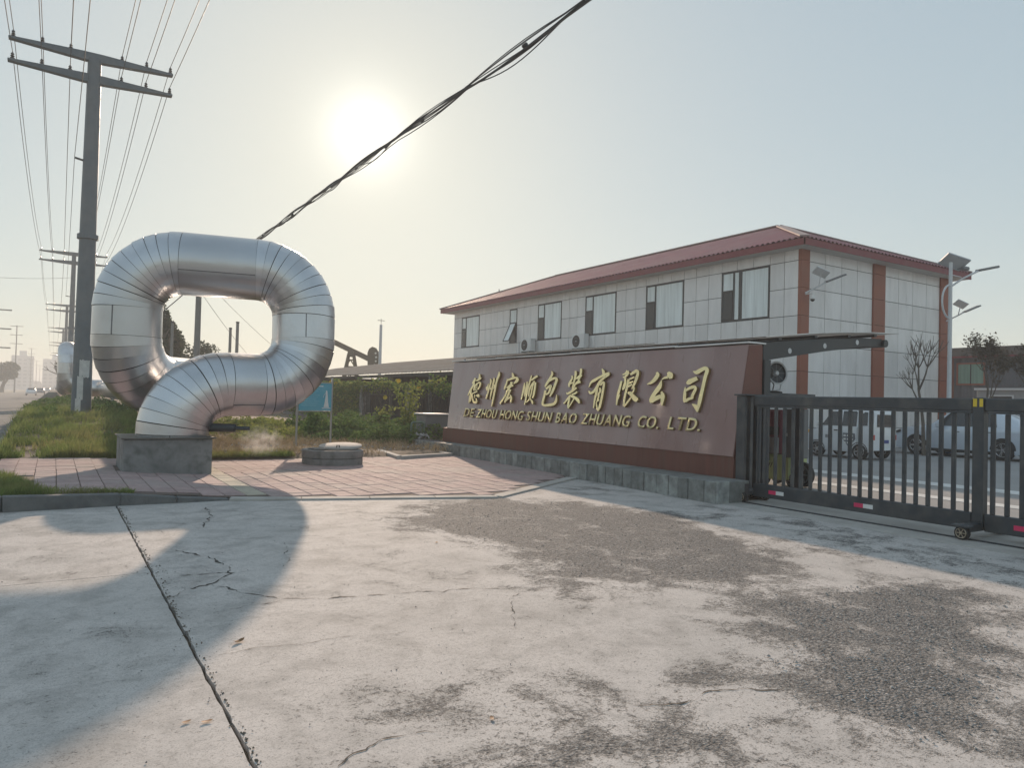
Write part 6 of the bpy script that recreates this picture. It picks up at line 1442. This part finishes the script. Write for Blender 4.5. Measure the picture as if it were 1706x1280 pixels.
for k in range(9):
    board_quad(.08, .62-.05*(k % 3), 1.70-.055*k, 1.712-.055*k, .0365, 'print_line', M_BOARDL, pn, .001)
board_quad(.30, .72, 1.77, 1.80, .0365, 'print_line', M_BOARDW, pn, .001)
g = G(); L = (B1-B0).length
def bp_(u, z): p = B0+ud*L*u+nd*.037; return (p.x, p.y, z)
g.v = [bp_(*q) for q in ((.74, 1.22), (.90, 1.22), (.87, 1.36), (.86, 1.52), (.84, 1.66), (.80, 1.68), (.79, 1.52), (.77, 1.36))]; g.f = [tuple(range(8))]; g.build('printed_tower', M_BOARDW, pn)
board_quad(.69, .95, 1.185, 1.205, .0365, 'print_line', M_BOARDW, pn, .001)
G().tube([bp_(.80, 1.62), bp_(.74, 1.54), bp_(.72, 1.48)], .006, 4).build('printed_rope', M_BOARDW, pn)

cab = thing('meter_cabinet', 'grey metal meter cabinet on a concrete foot at the far end of the sign', 'cabinet', (10.2, 21.1, 0))
G().box((9.86, 20.75, .12), (10.68, 21.4, .40)).build('foot', M_PLINTH, cab, bevel=.01)
G().box((9.86, 20.72, .45), (10.66, 21.42, 1.02)).build('cabinet_body', M_DGREY, cab, bevel=.01); G().box((9.80, 20.66, 1.02), (10.72, 21.48, 1.06)).build('cabinet_top', M_LGREY, cab)
G().box((9.90, 20.75, .40), (10.62, 21.38, .45)).build('cabinet_skirt', M_DARKSTEEL, cab)
gr = thing('green_guard_rail', 'short green pipe guard rail beside the meter cabinet', 'railing', (9.45, 20.5, 0))
G().tube([(9.28, 20.5, -.02), (9.28, 20.5, .70), (9.30, 20.5, .76), (9.36, 20.5, .79), (9.62, 20.5, .79), (9.68, 20.5, .76), (9.70, 20.5, .70), (9.70, 20.5, -.02)], .035, 10).build('hoop', M_RAILG, gr, smooth=True)
for x in (9.40, 9.50, 9.60): G().tube([(x, 20.5, .12), (x, 20.5, .77)], .012, 6).build('bar', M_RAILG, gr)
G().tube([(9.28, 20.5, .12), (9.70, 20.5, .12)], .015, 6).build('lower_bar', M_RAILG, gr)
fr_ = thing('sunken_pit_frame', 'flat pale concrete pit frame in the pavers before the cabinet', 'pit cover', (8.2, 17.9, 0))
Q = [(7.25, 16.65), (8.95, 17.25), (9.0, 19.2), (7.6, 18.9)]
for i in range(4):
    a, b = Q[i], Q[(i+1) % 4]; G().beam((a[0], a[1], .06), (b[0], b[1], .06), .16, .09).build('frame_beam', M_EDGE, fr_, bevel=.008)
G().prism([(7.3, 16.75), (8.9, 17.3), (8.93, 19.1), (7.65, 18.8)], .0, .05, 'z').build('pit_floor', M_SOIL, fr_)
z = [(rng.uniform(9.35, 9.8), rng.uniform(20.0, 20.75), rng.uniform(.25, .42)) for _ in range(60)]
o = stones('rubble_heap', z, rng.uniform(.03, .08, len(z)), M_PEB); tag(o, 'small heap of grey rubble at the far end of the stone kerb', 'rubble')
z = [(rng.uniform(3, 10), rng.uniform(17.6, 20.5), .17) for _ in range(160)]
o = stones('bed_rubble', z, rng.uniform(.012, .05, len(z)), M_PEB); tag(o, 'scattered pale stones on the soil behind the manhole', 'stones')

# ---- fallen leaves on the apron
M_FALL = mat('fallen_leaf', (.24, .13, .06), .7, var=.3, scale=30)
def fallen(x, y, s, rot, label, curl=.6):
    g = G(); k = 6
    for i in range(k+1):
        u = i/k*2-1; w = s*.45*math.sqrt(max(0, 1-u*u)); z = .006+s*curl*(u*u)*.45
        for q in (-1, 0, 1):
            a, b = u*s, q*w; g.v.append((x+a*math.cos(rot)-b*math.sin(rot), y+a*math.sin(rot)+b*math.cos(rot), z+abs(q)*w*.35*curl))
    for i in range(k):
        for q in (0, 1): a = i*3+q; g.f.append((a, a+1, a+4, a+3))
    o = g.build('fallen_leaf', M_FALL, smooth='all'); tag(o, label, 'leaf', 'fallen leaves')
fallen(1.023, 4.73, .042, .5, 'curled brown leaf lying alone on the sunlit concrete', 1.0)
fallen(.577, 3.70, .024, .3, 'small dark leaf, left one of the pair near the joint', .4)
fallen(.66, 3.66, .028, .1, 'small dark leaf, right one of the pair near the joint', .4)
fallen(3.52, 7.04, .03, .9, 'small dark leaf fleck on the concrete below the sign', .3)
fallen(1.85, 3.05, .022, 1.2, 'tiny dark leaf fleck at the bottom of the apron', .4)

# ================================================================== FENCE, SHED AND WHAT STANDS BEHIND
FX = 12.5
fn = thing('iron_fence', 'dark iron railing on a low wall with grey concrete posts before the shed', 'fence', (FX, 34, 0))
G().box((FX-.12, 22.2, -.1), (FX+.12, 47, .55)).build('base_wall', mat('fence_wall', (.26, .26, .27), .9, var=.2, scale=2, bump=.3), fn, bevel=.01)
for y in (22.4, 27.7, 33.0, 38.5, 44): G().box((FX-.2, y-.2, -.1), (FX+.2, y+.2, 2.05)).build('post', M_PLINTH, fn, bevel=.015)
me = None
y = 22.7
while y < 46.8:
    if me is None:
        o = G().tube([(0, 0, .55), (0, 0, 2.06), (0, 0, 2.14)], [.014, .014, .002], 6).build('railing_bar', M_DARKSTEEL, fn); me = o.data
    else:
        o = bpy.data.objects.new('railing_bar', me); COL.objects.link(o); o.parent = fn; o.matrix_parent_inverse = Matrix.Translation(fn.location).inverted()
    o.location = (FX, y, 0); y += .15
for z in (.75, 1.62, 1.92): G().box((FX-.02, 22.4, z), (FX+.02, 47, z+.035)).build('rail', M_DARKSTEEL, fn)
vine = thing('climbing_vine', 'tangled climbing vine with yellow flowers over the left of the iron fence', 'vine', (FX, 36, 0))
P = []; Pd = []
for _ in range(9000):
    y = rng.uniform(33.2, 47); P.append((FX-.25+rng.normal(0, .14), y, .5+1.75*rng.random()**.8+.25*nz(0, y, 1.0)))
for _ in range(1500):
    y = 23.5+10*rng.random(); c_ = 2.0+.30*nz(3, y, .9); P.append((FX-.2+rng.normal(0, .16), y, c_+rng.normal(0, .17) if nz(7, y, .8) > -.15 else c_+.1))
crown(vine, P[::2], .075, M_LEAFY, 'pale_foliage'); crown(vine, P[1::2], .075, M_LEAF, 'dark_foliage')
g = G()
for _ in range(60):
    y = rng.uniform(24, 46); x = FX-.22; g.tube([(x, y, .5), (x+rng.normal(0, .1), y+rng.normal(0, .4), 1.2), (x+rng.normal(0, .1), y+rng.normal(0, .7), 2.0)], .012, 4)
g.build('stems', M_BARK, vine, kind='stuff')
for y, z in ((28.2, 2.2), (36.2, 2.15), (29.6, 1.5), (26.2, 1.9), (37.0, 2.2)):
    G().lathe([(0, .03), (.05, .02), (.10, .06), (.07, .0), (0, -.01)], (FX-.35, y, z), (-.6, -.7, .3), 10).build('flower', M_YELLOW, vine)

shed = thing('open_shed', 'long low open shed with pale corrugated roof behind the iron fence', 'shed', (18, 34, 0))
g = G(); n = 300
for i in range(n+1):
    y = 22.8+28*i/n; dz = (0, 0, .035, .035)[i % 4]; sag = .04*nz(0, y, .4)
    g.v += [(13.0, y, 2.62+dz+sag), (17.0, y, 3.45+dz+sag), (21.5, y, 4.1+dz)]
    if i: k = 3*i; g.f += [(k-3, k, k+1, k-2), (k-2, k+1, k+2, k-1)]
g.build('roof', M_SHEDROOF, shed)
for y in (23.2, 27.4, 31.6, 35.8, 40, 44.2, 48.4): G().box((13.15, y-.06, -.1), (13.27, y+.06, 2.6)).build('post', M_CONCPOLE, shed)
G().box((13.1, 22.9, 2.45), (13.2, 50.5, 2.58)).build('eave_beam', M_SHEDDARK, shed)
G().box((20.6, 22.9, -.1), (20.8, 50.5, 3.2)).build('back_wall', M_SHEDDARK, shed); G().box((13.4, 50.3, -.1), (20.6, 50.5, 2.8)).build('end_wall', M_SHEDDARK, shed)
G().box((13.3, 22.85, -.1), (20.6, 22.95, 2.9)).build('near_wall', M_SHEDDARK, shed)
# clutter under the roof
for (x, y, w, d, h, lb) in ((15.2, 26.0, 1.4, 1.8, 1.2, 'dark crate stack under the near end of the shed roof'), (16, 30.5, 1.2, 1.5, .9, 'low pale crate under the middle of the shed roof')):
    t = thing('crate_stack', lb, 'crates', (x, y, 0), 'clutter in the shed')
    for k in range(3): G().box((x-w/2+.05*k, y-d/2, k*h/3), (x+w/2-.05*k, y+d/2, (k+1)*h/3-.03)).build('crate', (M_SHEDDARK, M_GREY, M_DGREY)[k], t, bevel=.01)
trk = thing('loading_trailer', 'trailer with a pale arched cover standing inside the open shed', 'trailer', (16.2, 25.3, 0))
g = G(); ar = [(24.4, .8)]+[(25.4-1.0*math.cos(math.pi*i/12), 1.55+.65*math.sin(math.pi*i/12)) for i in range(13)]+[(26.4, .8)]
g.prism(ar, 14.9, 17.4, 'x'); g.build('arched_cover', mat('trailer_cover', (.22, .26, .27), .5), trk)
G().box((14.8, 24.4, .5), (17.5, 26.4, .8)).build('chassis', M_SHEDDARK, trk)
for x in (15.0, 17.3):
    for yy in (24.8, 26.0): wheel((x, yy, .35), .35, .18, trk)

# ---- pump jack behind the shed
pj = thing('pump_jack', 'brown oil pump jack with a curved horse head above the shed roof', 'pump jack', (22.1, 62, 0))
D = Vector((.86, -.50, 0)); C = Vector((22.1, 62, 0))
def pjp(u, z, o=0): return C+D*u+Vector((.5, .86, 0))*o+Vector((0, 0, z))
g = G(); g.beam(pjp(-3.6, 7.17), pjp(1.55, 4.85), .30, .46); g.build('walking_beam', M_PUMP, pj, bevel=.02)
g = G()
poly = [(1.52, 3.9), (1.46, 5.35), (1.6, 5.74), (1.88, 5.92), (2.18, 5.82), (2.38, 5.5), (2.47, 5.05), (2.42, 4.55), (2.28, 4.1), (2.1, 3.8)]
for o_ in (-.25, .25): g.v += [tuple(pjp(u, z, o_)) for u, z in poly]
n = len(poly); g.f = [tuple(range(n)), tuple(range(2*n-1, n-1, -1))]+[(k, (k+1) % n, n+(k+1) % n, n+k) for k in range(n)]
g.build('horse_head', M_PUMP, pj)
M_HOLE = mat('head_hole_daylight', (.72, .70, .62), .8)  # daylight through the head's holes, painted as pale discs
for u, z in ((2.18, 5.35), (2.24, 5.0), (2.22, 4.65), (2.12, 4.3)): G().lathe([(0, .01), (.085, .01), (.09, 0)], pjp(u, z, -.255), (-.5, -.86, 0), 12).build('painted_head_hole', M_HOLE, pj)
g = G()
for u, o_ in ((-1.1, -.9), (1.1, -.9), (-1.1, .9), (1.1, .9)): g.beam(pjp(u, 0, o_), pjp(u*.2, 5.2, o_*.2), .16, .16)
for z in (1.6, 2.6, 3.4, 4.1, 4.7):
    f_ = 1-.8*z/5.2; g.beam(pjp(-1.1*f_, z, -.9*f_), pjp(1.1*f_, z, -.9*f_), .1, .1); g.beam(pjp(-1.1*f_, z, .9*f_), pjp(1.1*f_, z, .9*f_), .1, .1)
for z0, z1 in ((2.6, 3.4), (3.4, 4.1), (4.1, 4.7)):
    a_, b_ = 1-.8*z0/5.2, 1-.8*z1/5.2; g.beam(pjp(-1.1*a_, z0, -.9*a_), pjp(0, z1, -.9*b_), .08, .08); g.beam(pjp(1.1*a_, z0, -.9*a_), pjp(0, z1, -.9*b_), .08, .08)
g.build('samson_post', M_PUMP, pj)
G().lathe([(0, -.35), (.28, -.35), (.28, .35), (0, .35)], pjp(0, 5.25), (.5, .86, 0), 14).build('saddle_bearing', M_PUMP, pj)
G().beam(pjp(-3.4, 7.0), pjp(-3.2, 1.2), .16, .16).build('pitman_arm', M_PUMP, pj); G().box((17.8, 63.2, 0), (19.6, 65.4, 1.8)).build('gearbox', M_PUMP, pj)
for o_ in (-.5, .5): G().beam(pjp(-3.2, 1.2, o_), pjp(-4.4, 2.4, o_), .7, .3).build('crank_weight', M_PUMP, pj)
fl = thing('flood_light_mast', 'thin white mast rising behind the shed roof', 'pole', (22, 55, 0)); 
G().tube([(22.4, 56, 0), (22.4, 56, 7.4)], [.14, .11], 12).build('mast', M_LGREY, fl, smooth=True); G().tube([(22.4, 56, 7.4), (22.4, 56, 7.9)], .02, 6).build('mast_tip', M_DARKSTEEL, fl); G().beam((22.1, 56, 7.75), (22.7, 56, 7.75), .04, .04).build('tip_bar', M_DARKSTEEL, fl)
awn = thing('small_awning', 'small roofed stand with thin posts left of the pump jack foot', 'canopy', (15, 54, 0))
G().box((13.6, 52.5, 4.55), (16.4, 55.5, 4.9)).build('awning_roof', M_PUMP, awn, bevel=.03)
for x in (13.8, 16.2):
    for y in (52.7, 55.3): G().box((x-.08, y-.08, 0), (x+.08, y+.08, 4.55)).build('post', M_SHEDROOF, awn)
# low hut roof seen in the loop opening and tarpaulin shed left of the pump jack
hut = thing('gabled_hut', 'far pale-roofed hut whose gable shows in the pipe loop opening', 'building', (17, 72, 0))
G().box((12.5, 70, 0), (24, 84, 2.6)).build('wall', M_SHEDDARK, hut)
g = G(); g.v = [(12, 69.5, 2.6), (12, 84.5, 2.6), (18.2, 84.5, 4.6), (18.2, 69.5, 4.6), (24.5, 69.5, 2.6), (24.5, 84.5, 2.6)]; g.f = [(0, 1, 2, 3), (3, 2, 5, 4), (0, 3, 4)]; g.build('roof', M_SHEDROOF, hut)

plain_pole(6.25, 41, .3, 7.6, .18, 'thick plain pole carrying the cable bundle inside the loop opening')
plain_pole(5.85, 47.5, .3, 5.4, .11, 'thinner plain post left of the thick one in the loop opening')
plain_pole(10.0, 52, .2, 5.75, .12, 'left one of the two slim posts standing close together')
plain_pole(10.25, 51, .2, 6.1, .13, 'right one of the two slim posts standing close together')
for a, b, lb in (((6.25, 41, 7.7), (19, 66, 3.9), 'thin wire falling from the thick pole to the right'), ((6.25, 41, 6.9), (16.5, 68, 3.2), 'lower thin wire falling from the thick pole to the right')):
    o = G().tube(span(a, b, .35), .012, 5).build('stay_wire', M_WIRE, smooth=True); tag(o, lb, 'wire', 'wires behind the loop')
o = G().tube(span((6.2, 41, 7.35), (5.2, 82, 6.8), .5), .03, 6).build('far_cable', M_CABLE, smooth=True); tag(o, 'dark cable running on from the thick pole behind the loop', 'cable')

# ================================================================== FAR ROAD
def far_car(x, y, m, label):
    t = thing('road_car', label, 'car', (x, y, 0), 'cars far down the road')
    s = 1
    prof = [(0, .35, .62, .66, .82, .72), (.3, .2, .85, .9, .97, .82), (1.2, .2, .95, 1.0, 1, .82), (1.7, .2, .95, 1.42, 1, .7), (3.2, .2, .95, 1.42, 1, .7), (3.9, .2, .98, 1.04, .98, .8), (4.4, .35, .75, .8, .88, .75)]
    loft(body_sections(1.75, prof, x, y, -1), 'car_body', m, t)
    g = G(); g.v = [(x-.6, y+1.18, 1.02), (x+.6, y+1.18, 1.02), (x+.52, y+1.68, 1.40), (x-.52, y+1.68, 1.40)]; g.v = [(a, b-.02, c_+.02) for a, b, c_ in g.v]; g.f = [(0, 1, 2, 3)]; g.build('windscreen', M_GLASS, t)
    for sx in (-.78, .78):
        for yy in (y+.8, y+3.5): G().lathe([(0, -.1), (.31, -.1), (.31, .1), (0, .1)], (x+sx, yy, .28), (1, 0, 0), 14).build('wheel', M_BLACK, t)
        G().box((x+sx*.75-.12, y-.005, .62), (x+sx*.75+.12, y+.05, .72)).build('headlamp', M_WHITE, t)
far_car(-3.7, 168, M_CARW, 'white car farthest left on the hazy road')
far_car(-2.5, 190, mat('car_grey', (.14, .15, .16), .3, coat=.5), 'dark car right of the white one on the hazy road')
far_car(-1.75, 300, mat('car_silver', (.4, .41, .42), .3, .5, coat=.5), 'tiny car close to the kerb far down the road')
def tower(x, y, w, d, h, label, floors, nw):
    t = thing('far_tower', label, 'building', (x, y, 0), 'hazy blocks on the horizon')
    G().box((x-w/2, y-d/2, -.1), (x+w/2, y+d/2, h)).build('wall', M_FARB, t); G().box((x-w/6, y-d/6, h), (x+w/6, y+d/6, h+3)).build('roof_house', M_FARB, t)
    for i in range(floors):
        z = 2+(h-3)*i/floors
        for k in range(nw):
            xx = x-w/2+w*(k+.5)/nw; G().box((xx-w/nw*.3, y-d/2-.15, z), (xx+w/nw*.3, y-d/2-.02, z+(h-3)/floors*.55)).build('window', M_FARWIN, t)
tower(-16, 520, 11, 10, 20, 'pale hazy tower block on the left horizon beside a roadside pole', 8, 4)
tower(1, 560, 15, 12, 20, 'wider pale hazy block on the horizon beyond the road end', 7, 5)
tower(-27, 540, 18, 12, 13, 'low hazy block at the left picture edge', 5, 5)

# ================================================================== HAZE
HAZE = .0018
hz = bpy.data.materials.new('haze_air'); hz.use_nodes = True
n, l = hz.node_tree.nodes, hz.node_tree.links; n.clear()
ho = n.new('ShaderNodeOutputMaterial'); hv_ = n.new('ShaderNodeVolumePrincipled')
hv_.inputs['Color'].default_value = (.93, .95, .97, 1); hv_.inputs['Density'].default_value = HAZE; hv_.inputs['Anisotropy'].default_value = .25
l.new(hv_.outputs[0], ho.inputs['Volume'])
o = G().box((-1400, -250, -1.5), (1400, 1800, 24.5)).build('haze', hz, kind='stuff')
tag(o, 'pale morning haze veiling the far road and blocks', 'haze')
